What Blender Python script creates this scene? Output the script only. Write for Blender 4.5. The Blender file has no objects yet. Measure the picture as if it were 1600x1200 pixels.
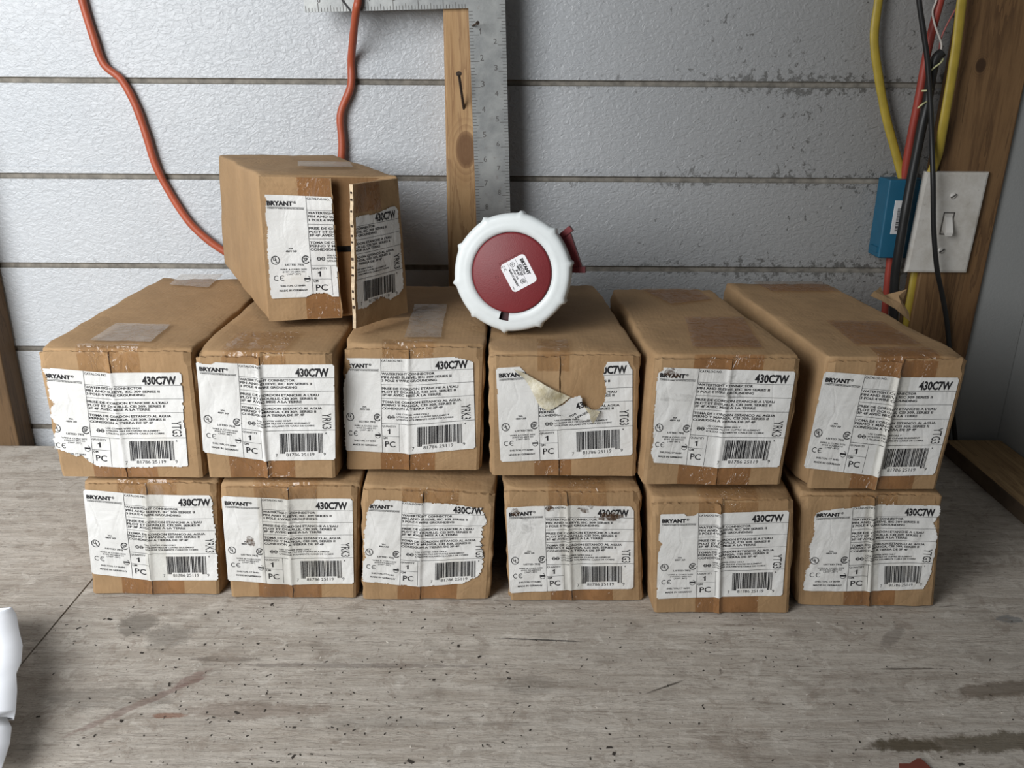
import bpy, math, random
import numpy as np
from mathutils import Vector, Matrix, noise

# ------------------------------------------------------------------ camera
F = 1333.0; PITCH = math.radians(19.8); CAMH = 0.426; ROLL = math.radians(0.35)
sp, cp = math.sin(PITCH), math.cos(PITCH); cr, sr = math.cos(ROLL), math.sin(ROLL)
sc = bpy.context.scene
COL = sc.collection
cam = bpy.data.cameras.new('camera'); camo = bpy.data.objects.new('camera', cam); COL.objects.link(camo)
right = Vector((cr, sr*sp, sr*cp)); up = Vector((-sr, cr*sp, cr*cp)); fwd = Vector((0, cp, -sp))
M = Matrix.Identity(4)
for i in range(3):
    M[i][0] = right[i]; M[i][1] = up[i]; M[i][2] = -fwd[i]
M[2][3] = CAMH
camo.matrix_world = M
cam.sensor_width = 36; cam.lens = F/1600*36; cam.clip_start = 0.02; cam.clip_end = 50
sc.camera = camo

# ------------------------------------------------------------------ world, light, exposure
w = bpy.data.worlds.new('world'); sc.world = w; w.use_nodes = True
bg = w.node_tree.nodes['Background']; bg.inputs[0].default_value = (0.90, 0.95, 1.0, 1); bg.inputs[1].default_value = 0.065
def area(name, loc, target, sx, sy, power, col):
    l = bpy.data.lights.new(name, 'AREA'); l.shape = 'RECTANGLE'; l.size = sx; l.size_y = sy
    l.energy = power; l.color = col
    o = bpy.data.objects.new(name, l); COL.objects.link(o); o.location = loc
    o.rotation_euler = (Vector(target)-Vector(loc)).to_track_quat('-Z', 'Y').to_euler()
    return o
area('open_door_daylight', (-1.12, -0.32, 0.78), (-1.22, 0.55, 0.12), 1.25, 1.0, 43, (0.98, 0.99, 1.0))
vs = sc.view_settings
sc.display_settings.display_device = 'sRGB'
vs.view_transform = 'Standard'; vs.look = 'None'; vs.exposure = 0.0; vs.gamma = 1; vs.use_curve_mapping = False

# ------------------------------------------------------------------ helpers
def ray(u, v):
    a = (u-800)/F; b = (v-600)/F
    a, b = a*cr+b*sr, -a*sr+b*cr
    return Vector((a, cp-b*sp, -sp-b*cp))
def PY(u, v, y):           # measured point standing at distance y
    r = ray(u, v); return Vector((0, 0, CAMH))+r*(y/r.y)
def PZ(u, v, z):           # measured point lying at height z
    r = ray(u, v); return Vector((0, 0, CAMH))+r*((z-CAMH)/r.z)

def mesh_obj(name, V, Fc, mats, parent=None, smooth=False, mi=None, origin=None):
    me = bpy.data.meshes.new(name)
    if origin is not None: V = [(v[0]-origin[0], v[1]-origin[1], v[2]-origin[2]) for v in V]
    me.from_pydata([tuple(map(float, v)) for v in V], [], [tuple(map(int, f)) for f in Fc])
    if not isinstance(mats, (list, tuple)): mats = [mats]
    for m in mats: me.materials.append(m)
    if mi is not None: me.polygons.foreach_set('material_index', list(mi))
    if smooth: me.polygons.foreach_set('use_smooth', [True]*len(me.polygons))
    me.update()
    o = bpy.data.objects.new(name, me); COL.objects.link(o)
    if parent is not None: o.parent = parent
    if origin is not None and parent is None: o.location = origin
    return o
def thing(name, label, cat, loc, group=None):
    o = bpy.data.objects.new(name, None); COL.objects.link(o); o.location = loc; o.empty_display_size = 0.03
    tag(o, label, cat, group); return o
def tag(o, label, cat, group=None):
    o['label'] = label; o['category'] = cat
    if group: o['group'] = group
    return o
def struct(o): o['kind'] = 'structure'; return o

class MB:
    def __init__(s): s.V = []; s.F = []; s.M = []
    def add(s, V, Fc, m=0):
        b = len(s.V); s.V += [tuple(v) for v in V]; s.F += [tuple(i+b for i in f) for f in Fc]; s.M += [m]*len(Fc)
    def box(s, a, b, m=0, rot=None, c=None):
        x0, y0, z0 = a; x1, y1, z1 = b
        V = [Vector(p) for p in ((x0,y0,z0),(x1,y0,z0),(x1,y1,z0),(x0,y1,z0),(x0,y0,z1),(x1,y0,z1),(x1,y1,z1),(x0,y1,z1))]
        if rot is not None: V = [rot @ (p-Vector(c)) + Vector(c) for p in V]
        s.add(V, [(0,3,2,1),(4,5,6,7),(0,1,5,4),(1,2,6,5),(2,3,7,6),(3,0,4,7)], m)
    def bbox(s, a, b, bv, m=0):      # bevelled box
        hx, hy, hz = [(b[i]-a[i])/2 for i in range(3)]; c = [(b[i]+a[i])/2 for i in range(3)]
        V, Fc = rounded_box(hx, hy, hz, bv, [0], 3)
        s.add([(v[0]+c[0], v[1]+c[1], v[2]+c[2]) for v in V], Fc, m)
    def build(s, name, mats, parent=None, smooth=False, origin=None):
        return mesh_obj(name, s.V, s.F, mats, parent, smooth, s.M, origin)

def rounded_box(hx, hy, hz, r, mid, nr=3, skip_front=False):
    """grid on the six faces of a box with rounded edges; mid = interior stations (-1..1)"""
    V = []; Fc = []; idx = {}
    h = (hx, hy, hz)
    def st(k):
        a = [-(h[k]) + r*(1-math.cos(math.pi/2*j/nr)) for j in range(nr+1)]
        inner = [m*(h[k]-r) for m in mid if -1 < m < 1]
        return a + inner + [-x for x in reversed(a)]
    S = [st(0), st(1), st(2)]
    def vert(p):
        key = tuple(round(c, 6) for c in p)
        if key in idx: return idx[key]
        q = [max(-(h[k]-r), min(h[k]-r, p[k])) for k in range(3)]
        d = Vector([p[k]-q[k] for k in range(3)])
        if d.length > 1e-9: d = d.normalized()*r
        V.append((q[0]+d.x, q[1]+d.y, q[2]+d.z)); idx[key] = len(V)-1
        return idx[key]
    for ax in range(3):
        a, b = (ax+1) % 3, (ax+2) % 3
        for sgn in (-1, 1):
            if skip_front and ax == 1 and sgn == -1:
                pass
            for i in range(len(S[a])-1):
                for j in range(len(S[b])-1):
                    if skip_front and ax == 1 and sgn == -1 and 3 <= i < len(S[a])-4 and 3 <= j < len(S[b])-4: continue
                    ps = []
                    for (ii, jj) in ((i, j), (i+1, j), (i+1, j+1), (i, j+1)):
                        p = [0, 0, 0]; p[ax] = sgn*h[ax]; p[a] = S[a][ii]; p[b] = S[b][jj]; ps.append(vert(p))
                    if sgn < 0: ps.reverse()
                    if len(set(ps)) >= 3: Fc.append(tuple(dict.fromkeys(ps)))
    return V, Fc

def catmull(P, n=10):
    P = [Vector(p) for p in P]; Q = [P[0]*2-P[1]]+P+[P[-1]*2-P[-2]]; out = []
    for i in range(1, len(Q)-2):
        for k in range(n):
            t = k/n; a, b, c, d = Q[i-1], Q[i], Q[i+1], Q[i+2]
            out.append(0.5*((2*b)+(-a+c)*t+(2*a-5*b+4*c-d)*t*t+(-a+3*b-3*c+d)*t**3))
    out.append(P[-1]); return out
def tube(P, rx, ry=None, seg=12, n=10, wob=0):
    pts = catmull(P, n); ry = ry or rx; V = []; Fc = []
    for i, p in enumerate(pts):
        t = (pts[min(i+1, len(pts)-1)]-pts[max(i-1, 0)]).normalized()
        side = t.cross(Vector((0, 1, 0)))
        side = side.normalized() if side.length > 1e-4 else Vector((1, 0, 0))
        nn = side.cross(t).normalized()
        k = 1 + wob*noise.noise(p*60)
        for j in range(seg):
            a = 2*math.pi*j/seg; V.append(p+side*math.cos(a)*rx*k+nn*math.sin(a)*ry*k)
    for i in range(len(pts)-1):
        for j in range(seg):
            a = i*seg+j; b = i*seg+(j+1) % seg; Fc.append((a, b, b+seg, a+seg))
    Fc.append(tuple(range(seg-1, -1, -1))); Fc.append(tuple(range(len(V)-seg, len(V))))
    return V, Fc

# ------------------------------------------------------------------ material nodes
class NT:
    def __init__(s, name):
        s.m = bpy.data.materials.new(name); s.m.use_nodes = True; s.t = s.m.node_tree; s.n = s.t.nodes; s.l = s.t.links
        s.n.clear(); s.out = s.n.new('ShaderNodeOutputMaterial'); s.b = s.n.new('ShaderNodeBsdfPrincipled')
        s.l.new(s.b.outputs[0], s.out.inputs[0]); s._c = None
    def put(s, sock, v):
        if hasattr(v, 'is_output'): s.l.new(v, sock)
        elif v is not None:
            if isinstance(v, (tuple, list)) and sock.type == 'RGBA' and len(v) == 3: v = (*v, 1)
            sock.default_value = v
    def coord(s, kind='Object'):
        n = s.n.new('ShaderNodeTexCoord'); return n.outputs[kind]
    def mapped(s, scale, kind='Object', loc=(0,0,0), rot=(0,0,0)):
        n = s.n.new('ShaderNodeMapping'); s.l.new(s.coord(kind), n.inputs[0]); n.inputs['Scale'].default_value = scale
        n.inputs['Location'].default_value = loc; n.inputs['Rotation'].default_value = rot; return n.outputs[0]
    def noise(s, vec, scale=1, detail=3, rough=0.5, dist=0):
        n = s.n.new('ShaderNodeTexNoise'); s.l.new(vec, n.inputs['Vector']); n.inputs['Scale'].default_value = scale
        n.inputs['Detail'].default_value = detail; n.inputs['Roughness'].default_value = rough; n.inputs['Distortion'].default_value = dist
        return n.outputs['Fac']
    def voronoi(s, vec, scale, feat='F1'):
        n = s.n.new('ShaderNodeTexVoronoi'); n.feature = feat; s.l.new(vec, n.inputs['Vector']); n.inputs['Scale'].default_value = scale
        return n.outputs['Distance']
    def ramp(s, v, a, b, lo=0.0, hi=1.0):
        n = s.n.new('ShaderNodeMapRange'); s.l.new(v, n.inputs[0]); n.inputs[1].default_value = a; n.inputs[2].default_value = b
        n.inputs[3].default_value = lo; n.inputs[4].default_value = hi; return n.outputs[0]
    def math(s, op, a, b=None, c=None):
        n = s.n.new('ShaderNodeMath'); n.operation = op; s.put(n.inputs[0], a)
        if b is not None: s.put(n.inputs[1], b)
        if c is not None: s.put(n.inputs[2], c)
        return n.outputs[0]
    def mix(s, f, a, b, mode='MIX'):
        n = s.n.new('ShaderNodeMix'); n.data_type = 'RGBA'; n.blend_type = mode
        s.put(n.inputs[0], f); s.put(n.inputs[6], a); s.put(n.inputs[7], b); return n.outputs[2]
    def xyz(s, vec=None):
        n = s.n.new('ShaderNodeSeparateXYZ'); s.l.new(vec or s.coord(), n.inputs[0]); return n.outputs
    def bump(s, h, strength=0.5, dist=0.001, prev=None):
        n = s.n.new('ShaderNodeBump'); s.l.new(h, n.inputs['Height']); n.inputs['Strength'].default_value = strength
        n.inputs['Distance'].default_value = dist
        if prev: s.l.new(prev, n.inputs['Normal'])
        return n.outputs[0]
    def set(s, color=None, rough=None, normal=None, metal=None, spec=None, **k):
        i = s.b.inputs
        s.put(i['Base Color'], color); s.put(i['Roughness'], rough)
        if normal is not None: s.l.new(normal, i['Normal'])
        s.put(i['Metallic'], metal); s.put(i['Specular IOR Level'], spec)
        for kk, v in k.items(): s.put(i[kk], v)
        return s.m
    def rnd(s):
        return s.n.new('ShaderNodeObjectInfo').outputs['Random']
    def blob(s, x, y, cx, cy, rx, ry, ang, nz, soft=0.35):
        """soft edged irregular patch at a fixed place on the surface"""
        c, sn = math.cos(ang), math.sin(ang)
        dx = s.math('SUBTRACT', x, cx); dy = s.math('SUBTRACT', y, cy)
        a = s.math('ADD', s.math('MULTIPLY', dx, c/rx), s.math('MULTIPLY', dy, sn/rx))
        b = s.math('ADD', s.math('MULTIPLY', dx, -sn/ry), s.math('MULTIPLY', dy, c/ry))
        d = s.math('SQRT', s.math('ADD', s.math('MULTIPLY', a, a), s.math('MULTIPLY', b, b)))
        d = s.math('ADD', d, s.math('MULTIPLY', s.math('SUBTRACT', nz, 0.5), 2.2))
        return s.ramp(d, 1.0, 1.0-soft)

def simple(name, col, rough=0.5, metal=0, spec=0.5, vary=0.12, scale=40, bump=0.0, bs=300, **k):
    t = NT(name); v = t.mapped((1, 1, 1)); n = t.noise(v, scale, 4, 0.6)
    dark = tuple(c*(1-vary) for c in col); lit = tuple(min(1, c*(1+vary)) for c in col)
    c = t.mix(t.ramp(n, .3, .7), dark, lit)
    nm = t.bump(t.noise(v, bs, 3), bump, 0.001) if bump else None
    return t.set(c, rough, nm, metal, spec, **k)

def cardboard(name, base=(0.395, 0.258, 0.138), dark=0.75, flute=0.25):
    t = NT(name); v = t.mapped((1, 1, 1)); r = t.rnd()
    n1 = t.noise(v, 14, 4, 0.6); n2 = t.noise(v, 260, 4, 0.7); n3 = t.noise(t.mapped((60, 60, 8)), 4, 3)
    c = t.mix(t.ramp(n1, .3, .72), tuple(b*dark for b in base), tuple(b*1.12 for b in base))
    c = t.mix(t.ramp(n2, .3, .75, 0, .35), c, tuple(b*.7 for b in base))
    c = t.mix(t.ramp(n3, .6, .8, 0, .3), c, tuple(b*.6 for b in base))
    st = t.noise(v, 30, 5, .7)
    c = t.mix(t.ramp(st, .66, .74, 0, .35), c, (0.11, 0.06, 0.03))
    c = t.mix(t.math('MULTIPLY', r, .3), c, tuple(b*q for b, q in zip(base, (.86, .80, .72))))
    x = t.xyz()[0]
    fl = t.math('SINE', t.math('MULTIPLY', x, 2*math.pi/0.0035))
    rg = t.math('ABSOLUTE', t.math('SUBTRACT', t.noise(v, 22, 4, .6, .8), .5))
    c = t.mix(t.ramp(rg, .008, .0, 0, .15), c, tuple(b*.45 for b in base))
    c = t.mix(t.ramp(t.noise(v, 9, 5, .7, .5), .55, .7, 0, .45), c, tuple(b*q for b, q in zip(base, (.62, .55, .48))))
    nm = t.bump(n2, .3, .0006); nm = t.bump(t.noise(v, 30, 4, .55), .5, .003, nm); nm = t.bump(t.ramp(rg, 0, .04), .12, .0010, nm); nm = t.bump(fl, flute*.12, .0006, nm)
    return t.set(c, 0.78, nm, 0, .22)

def wood(name, c0, c1, c2, axis='z', rough=.6, gscale=1.0, sp=.3, knots=()):
    t = NT(name)
    s = {'z': (14, 14, 1.0), 'y': (14, 1.0, 14), 'x': (1.0, 14, 14)}[axis]
    s = tuple(q*gscale for q in s)
    v = t.mapped(s); n = t.noise(v, 4, 5, .6, .6); n2 = t.noise(t.mapped(tuple(q*7 for q in s)), 4, 4, .7)
    n3 = t.noise(t.mapped((9, 9, 9)), 1, 3)
    rings = t.math('FRACT', t.math('MULTIPLY', n, 6))
    c = t.mix(t.ramp(n, .35, .65), c0, c1); c = t.mix(t.ramp(rings, .55, 1, 0, .6), c, c2)
    c = t.mix(t.ramp(n2, .5, .8, 0, .45), c, c2); c = t.mix(t.ramp(n3, .5, .8, 0, .4), c, c2)
    xs = t.xyz()
    for (cx, cz, rx, rz) in knots:
        a = t.math('DIVIDE', t.math('SUBTRACT', xs[0], cx), rx); b = t.math('DIVIDE', t.math('SUBTRACT', xs[2], cz), rz)
        d = t.math('SQRT', t.math('ADD', t.math('MULTIPLY', a, a), t.math('MULTIPLY', b, b)))
        d = t.math('ADD', d, t.math('MULTIPLY', t.math('SUBTRACT', n3, .5), .6))
        ring = t.math('FRACT', t.math('MULTIPLY', d, 3.2))
        near = t.ramp(d, 2.0, .9)
        c = t.mix(t.math('MULTIPLY', near, t.ramp(ring, .3, 1, 0, .55)), c, c2)
        c = t.mix(t.ramp(d, 1.0, .75, 0, .9), c, tuple(q*.75 for q in c2))
    return t.set(c, rough, t.bump(n2, .3, .0008), 0, sp)

M_CARD = cardboard('kraft_cardboard')
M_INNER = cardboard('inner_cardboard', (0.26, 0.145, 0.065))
M_BLACK = simple('black_ink', (0.018, 0.018, 0.02), .5, spec=.3)
M_EDGE = simple('torn_cardboard_edge', (0.56, 0.44, 0.30), .9, vary=.25, scale=300, bump=.3, bs=900)
M_HOLE = simple('dark_corrugation', (0.05, 0.03, 0.018), .9)

def label_mat():
    t = NT('label_paper'); v = t.mapped((1, 1, 1)); r = t.rnd()
    n = t.noise(v, 22, 5, .65); n2 = t.noise(v, 90, 4, .7, .5)
    c = t.mix(t.ramp(n, .35, .7), (0.64, 0.635, 0.61), (0.76, 0.76, 0.745))
    c = t.mix(t.ramp(n, .62, .8, 0, .5), c, (0.55, 0.49, 0.38))
    c = t.mix(t.ramp(n2, .66, .78, 0, .45), c, (0.36, 0.33, 0.29))
    rg = t.math('ABSOLUTE', t.math('SUBTRACT', t.noise(t.mapped((1.6, 1, .45)), 26, 3, .5, .6), .5))
    nm = t.bump(t.noise(v, 50, 4, .6, .8), .4, .0022); nm = t.bump(t.ramp(rg, 0, .045), .16, .0009, nm)
    return t.set(c, .42, nm, 0, .45)
M_LABEL = label_mat()
def label_back():
    t = NT('label_adhesive_side'); v = t.mapped((1, 1, 1)); n = t.noise(v, 90, 5, .7)
    c = t.mix(t.ramp(n, .35, .65), (0.46, 0.40, 0.25), (0.66, 0.62, 0.50))
    return t.set(c, .4, t.bump(t.noise(v, 160, 4, .7), .5, .002))
M_LBACK = label_back()

def tape_mat(name, tint, gloss=.10, rough=.16, haze=0.0, hz=(0.5,0.5,0.5), wr=.6):
    t = NT(name); v = t.mapped((1, 1, 1))
    w1 = t.noise(t.mapped((1, .6, .35), rot=(0, .5, .4)), 75, 2, .5, 1.2)
    rg = t.math('ABSOLUTE', t.math('SUBTRACT', t.noise(t.mapped((1, 1, .5), rot=(0, .6, .3)), 60, 3, .55, 1.0), .5))
    nm = t.bump(w1, wr, .003); nm = t.bump(t.ramp(rg, 0, .05), .9*wr, .003, nm)
    tr = t.n.new('ShaderNodeBsdfTransparent')
    t.l.new(t.mix(t.ramp(t.noise(v, 30, 4, .6), .35, .65), tint, tuple(min(1, q*1.07) for q in tint)), tr.inputs[0])
    gl = t.n.new('ShaderNodeBsdfGlossy'); gl.inputs['Roughness'].default_value = rough; t.l.new(nm, gl.inputs['Normal'])
    fr = t.n.new('ShaderNodeFresnel'); fr.inputs[0].default_value = 1.45; t.l.new(nm, fr.inputs['Normal'])
    mx = t.n.new('ShaderNodeMixShader'); t.l.new(t.math('MINIMUM', t.math('ADD', t.math('MULTIPLY', fr.outputs[0], .75), gloss*.2), .22), mx.inputs[0])
    base = tr.outputs[0]
    if haze:
        df = t.n.new('ShaderNodeBsdfDiffuse'); df.inputs[0].default_value = (*hz, 1)
        m2 = t.n.new('ShaderNodeMixShader'); t.l.new(t.ramp(t.noise(v, 80, 4, .7), .3, .7, haze*.6, haze*1.2), m2.inputs[0])
        t.l.new(base, m2.inputs[1]); t.l.new(df.outputs[0], m2.inputs[2]); base = m2.outputs[0]
    t.l.new(base, mx.inputs[1]); t.l.new(gl.outputs[0], mx.inputs[2]); t.l.new(mx.outputs[0], t.out.inputs[0])
    return t.m
M_TAPE = tape_mat('clear_packing_tape', (0.93, 0.88, 0.82), wr=.9)
M_TAPEC = tape_mat('glossy_clear_tape', (0.95, 0.94, 0.92), rough=.13, wr=.35)
M_TAPEB = tape_mat('brown_packing_tape', (0.86, 0.76, 0.67), rough=.25, wr=.7)
M_TAPEW = tape_mat('frosty_packing_tape', (0.95, 0.93, 0.90), haze=.30, hz=(.50, .45, .40), rough=.35, wr=.5)

def grime_mat(name, col, lo, hi, amt):
    t = NT(name); v = t.mapped((1, 1, 1)); n = t.noise(v, 130, 5, .75, .8)
    tr = t.n.new('ShaderNodeBsdfTransparent'); df = t.n.new('ShaderNodeBsdfDiffuse'); df.inputs[0].default_value = (*col, 1)
    m = t.n.new('ShaderNodeMixShader'); t.l.new(t.ramp(n, lo, hi, 0, amt), m.inputs[0]); t.l.new(tr.outputs[0], m.inputs[1]); t.l.new(df.outputs[0], m.inputs[2])
    t.l.new(m.outputs[0], t.out.inputs[0]); return t.m
M_GRIME = grime_mat('brown_smear', (.10, .055, .03), .42, .62, .85)
M_GRIME2 = grime_mat('grey_smudge', (.14, .13, .12), .45, .85, .40)

# ------------------------------------------------------------------ printed label artwork (label units: u right 0..1, v down 0..1)
_fc = {}
def glyphs(text, bold=0.0):
    key = (text, bold)
    if key in _fc: return _fc[key]
    if text == '1':
        V = np.array([(.30,0),(.48,0),(.48,.70),(.36,.70),(.30,.60),(.12,.52),(.12,.42),(.30,.48)]); T = np.array([(0,1,2),(0,2,7),(2,3,7),(3,4,7),(4,5,7),(5,6,7)])
        _fc[key] = (V, T); return V, T
    cu = bpy.data.curves.new('lettering', 'FONT'); cu.body = text; cu.resolution_u = 2; cu.offset = bold; cu.fill_mode = 'FRONT' if hasattr(cu, 'fill_mode') else cu.fill_mode
    o = bpy.data.objects.new('lettering', cu); COL.objects.link(o)
    bpy.context.view_layer.update()
    dg = bpy.context.evaluated_depsgraph_get(); me = bpy.data.meshes.new_from_object(o.evaluated_get(dg))
    me.calc_loop_triangles()
    V = np.array([v.co[:2] for v in me.vertices]); T = np.array([t.vertices[:] for t in me.loop_triangles])
    bpy.data.objects.remove(o); bpy.data.curves.remove(cu); bpy.data.meshes.remove(me)
    _fc[key] = (V, T); return V, T
class Art:
    def __init__(s): s.V = np.zeros((0, 2)); s.T = np.zeros((0, 3), int)
    def add(s, V, T):
        s.T = np.vstack([s.T, np.asarray(T, int)+len(s.V)]); s.V = np.vstack([s.V, V])
    def text(s, txt, u0, u1, base, cap, bold=0.0, slant=0):
        V, T = glyphs(txt, bold); V = V.copy()
        x0, x1 = V[:, 0].min(), V[:, 0].max()
        H, _ = glyphs('H', bold); ch = H[:, 1].max()
        uu = u0+(V[:, 0]-x0)/(x1-x0)*(u1-u0); vv = base-V[:, 1]/ch*cap
        s.add(np.stack([uu, vv], 1), T)
    def vtext(s, txt, v0, v1, ub, cap, bold=0.0):     # reads downwards, letters lying on their side
        V, T = glyphs(txt, bold); x0, x1 = V[:, 0].min(), V[:, 0].max()
        H, _ = glyphs('H', bold); ch = H[:, 1].max()
        s.add(np.stack([ub+V[:, 1]/ch*cap, v0+(V[:, 0]-x0)/(x1-x0)*(v1-v0)], 1), T)
    def rect(s, u0, v0, u1, v1, n=1):
        long_u = abs(u1-u0) > abs(v1-v0); n = max(1, int(max(abs(u1-u0), abs(v1-v0))/.03))
        for k in range(n):
            a, b = k/n, (k+1)/n
            if long_u: q = [(u0+(u1-u0)*a, v0), (u0+(u1-u0)*b, v0), (u0+(u1-u0)*b, v1), (u0+(u1-u0)*a, v1)]
            else: q = [(u0, v0+(v1-v0)*a), (u1, v0+(v1-v0)*a), (u1, v0+(v1-v0)*b), (u0, v0+(v1-v0)*b)]
            s.add(np.array(q), [(0, 1, 2), (0, 2, 3)])
    def ring(s, cu_, cv, r, wd, asp, a0=0, a1=360, fill=False):
        n = 28; P = []; T = []
        for k in range(n+1):
            a = math.radians(a0+(a1-a0)*k/n)
            for rr in ((r, r-wd) if not fill else (r, 0)):
                P.append((cu_+math.cos(a)*rr, cv-math.sin(a)*rr*asp))
        for k in range(n): T += [(2*k, 2*k+1, 2*k+3), (2*k, 2*k+3, 2*k+2)]
        s.add(np.array(P), T)

ASP = 0.114/0.080
def upc_modules(num='781786251199'):
    Lc = ['0001101','0011001','0010011','0111101','0100011','0110001','0101111','0111011','0110111','0001011']
    b = '101'+''.join(Lc[int(d)] for d in num[:6])+'01010'+''.join(''.join('1' if c == '0' else '0' for c in Lc[int(d)]) for d in num[6:])+'101'
    return b
def label_art(code):
    A = Art(); lw = .0022; lh = .0034
    A.rect(.300, 0.0, .300+lw*1.3, 1.0)
    A.text('BRYANT', .020, .205, .098, .042, .055); A.ring(.219, .066, .009, .003, ASP); A.text('R', .2155, .2225, .072, .012, .02)
    A.rect(.020, .112, .285, .112+lh*1.3); A.text('A DIVISION OF HUBBELL INCORPORATED (DELAWARE)', .022, .282, .131, .011, .02)
    A.text('CATALOG NO.', .306, .470, .034, .021, .015)
    A.text('430C7W', .715, .960, .118, .080, .042)
    A.rect(.300, .132, 1.0, .132+lh)
    rows = [(.170, 'WATERTIGHT CONNECTOR', .71), (.205, 'PIN AND SLEEVE, IEC 309 SERIES II', .835), (.240, '3 POLE 4 WIRE GROUNDING', .725),
            (.322, "PRISE DE CORDON ETANCHE A L'EAU", .885), (.357, 'PLOT ET DOUILLE, CEI 309, SERIES II', .865), (.390, '3P 4F AVEC MISE A LA TERRE', .755),
            (.462, 'TOMA DE CORDON ESTANCO AL AGUA', .905), (.495, 'PERNO Y MANGA, CEI 309, SERIES II', .86), (.530, 'CONEXION A TIERRA DE 3P 4F', .77)]
    for b, tx, u1 in rows: A.text(tx, .306, u1, b, .0235, .028)
    A.rect(.300, .268, 1.0, .268+lh); A.rect(.300, .412, 1.0, .412+lh); A.rect(.300, .678, 1.0, .678+lh*1.3)
    for du in (0, .030):
        A.ring(.362+du, .610, .0135, .005, ASP)
    A.rect(.345, .606, .408, .614)
    A.text('USE COPPER WIRE ONLY', .420, .670, .585, .016, .02); A.text('UTILIZER FILS DE CUIVRE SEULEMENT', .420, .815, .612, .016, .02); A.text('UTILIZAR SOLAMENTE CABLE DE COBRE', .420, .845, .640, .016, .02)
    # lot code, reading down the right hand side
    A.vtext(code, .505, .668, .905, .066, .006)
    A.text('QUANTITY', .306, .415, .718, .020, .012); A.text('1', .346, .368, .792, .056, .02)
    A.rect(.300, .815, .440, .815+lh); A.text('QM', .308, .345, .846, .022, .018); A.text('PC', .325, .408, .935, .062, .012)
    A.rect(.440, .678, .440+lw, .985)
    # left column
    A.text('30A', .150, .183, .518, .016, .02); A.text('480V 3\u00d8', .128, .208, .546, .018, .02)
    A.ring(.052, .622, .031, .0055, ASP); A.vtext('U', .590, .640, .042, .001, 0) if False else None
    A.text('U', .036, .054, .628, .034, .03); A.text('L', .054, .068, .645, .034, .03)
    A.ring(.268, .618, .029, .0075, ASP, 35, 325); A.text('SP', .252, .283, .635, .036, .03); A.text('\u00ae', .296, .305, .635, .018, .0)
    A.text('LISTED 783J', .120, .250, .676, .018, .02)
    A.text('WIRE & CORD SIZE', .080, .270, .722, .015, .012); A.text('#10/3 SO-#8/4 SO', .097, .255, .745, .015, .012); A.text('(.560"-.85")', .125, .225, .768, .015, .012)
    A.ring(.052, .800, .019, .0048, ASP, 50, 310); A.ring(.094, .800, .019, .0048, ASP, 50, 310); A.rect(.078, .797, .097, .803)
    A.ring(.268, .812, .023, .0035, ASP, 200, 440); A.rect(.246, .801, .288, .819)
    A.text('SHELTON, CT 06484', .075, .250, .888, .018, .018); A.text('MADE IN GERMANY', .066, .266, .935, .019, .02)
    B = Art()
    bits = upc_modules(); x0, x1 = .580, .905; k = 0; m = (x1-x0)/len(bits)
    while k < len(bits):
        if bits[k] == '1':
            j = k
            while j < len(bits) and bits[j] == '1': j += 1
            guard = k < 10 or k > 84
            B.rect(x0+k*m, .712, x0+j*m, .925 if guard else .905); k = j
        else: k += 1
    B.text('7', .545, .560, .960, .034, .0); B.text('81786 25119', .625, .840, .955, .034, .0); B.text('9', .910, .926, .955, .034, .0); B.text('6', .925, .936, .722, .018, .02)
    return A, B
ARTS = {c: label_art(c) for c in ('YRK3', 'YTG3')}

def interp(prof, x):
    if not prof: return np.zeros_like(x)
    xs = [p[0] for p in prof]; ys = [p[1] for p in prof]; return np.interp(x, xs, ys, left=0, right=0)
def nz1(x, seed, f):
    r = np.random.RandomState(seed); tab = r.rand(2048)-.5
    t = (x*f) % 2000; i = t.astype(int); fr = t-i; return tab[i]*(1-fr)+tab[i+1]*fr
def in_poly(u, v, poly):
    ins = np.zeros(u.shape, bool); n = len(poly)
    for i in range(n):
        x0, y0 = poly[i]; x1, y1 = poly[(i+1) % n]
        c = ((y0 > v) != (y1 > v)); 
        with np.errstate(divide='ignore', invalid='ignore'):
            xi = (x1-x0)*(v-y0)/(y1-y0+1e-12)+x0
        ins ^= c & (u < xi)
    return ins
def make_mask(tears, seed):
    def prof(side, x):
        p = tears.get(side)
        d = interp(p, x) if p else np.zeros_like(x)
        jag = tears.get('jag', {}).get(side, .0)
        d = d + (np.abs(nz1(x, seed+hash(side) % 7 if False else seed+len(side), 24))*1.2+np.abs(nz1(x, seed+9+len(side), 70)))*(jag + .35*np.clip(d, 0, .05))
        return d
    def mask(u, v):
        r = .022; rv = r*ASP
        m = (u > prof('left', v)) & (u < 1-prof('right', v)) & (v > prof('top', u)) & (v < 1-prof('bottom', u))
        for cu_, su in ((0, 1), (1, -1)):
            for cv, sv in ((0, 1), (1, -1)):
                du = np.clip(r-(u-cu_)*su, 0, None)/r; dv = np.clip(rv-(v-cv)*sv, 0, None)/rv
                m &= (du*du+dv*dv) < 1
        for h in tears.get('holes', []): m &= ~in_poly(u + .006*nz1(v, seed+3, 45), v+.008*nz1(u, seed+4, 45), h)
        return m
    return mask

# ------------------------------------------------------------------ the boxes
def bil(q, s, t):       # q = TL TR BR BL, t measured down
    a = q[0]*(1-s)+q[1]*s; b = q[3]*(1-s)+q[2]*s; return a*(1-t)+b*t

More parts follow.
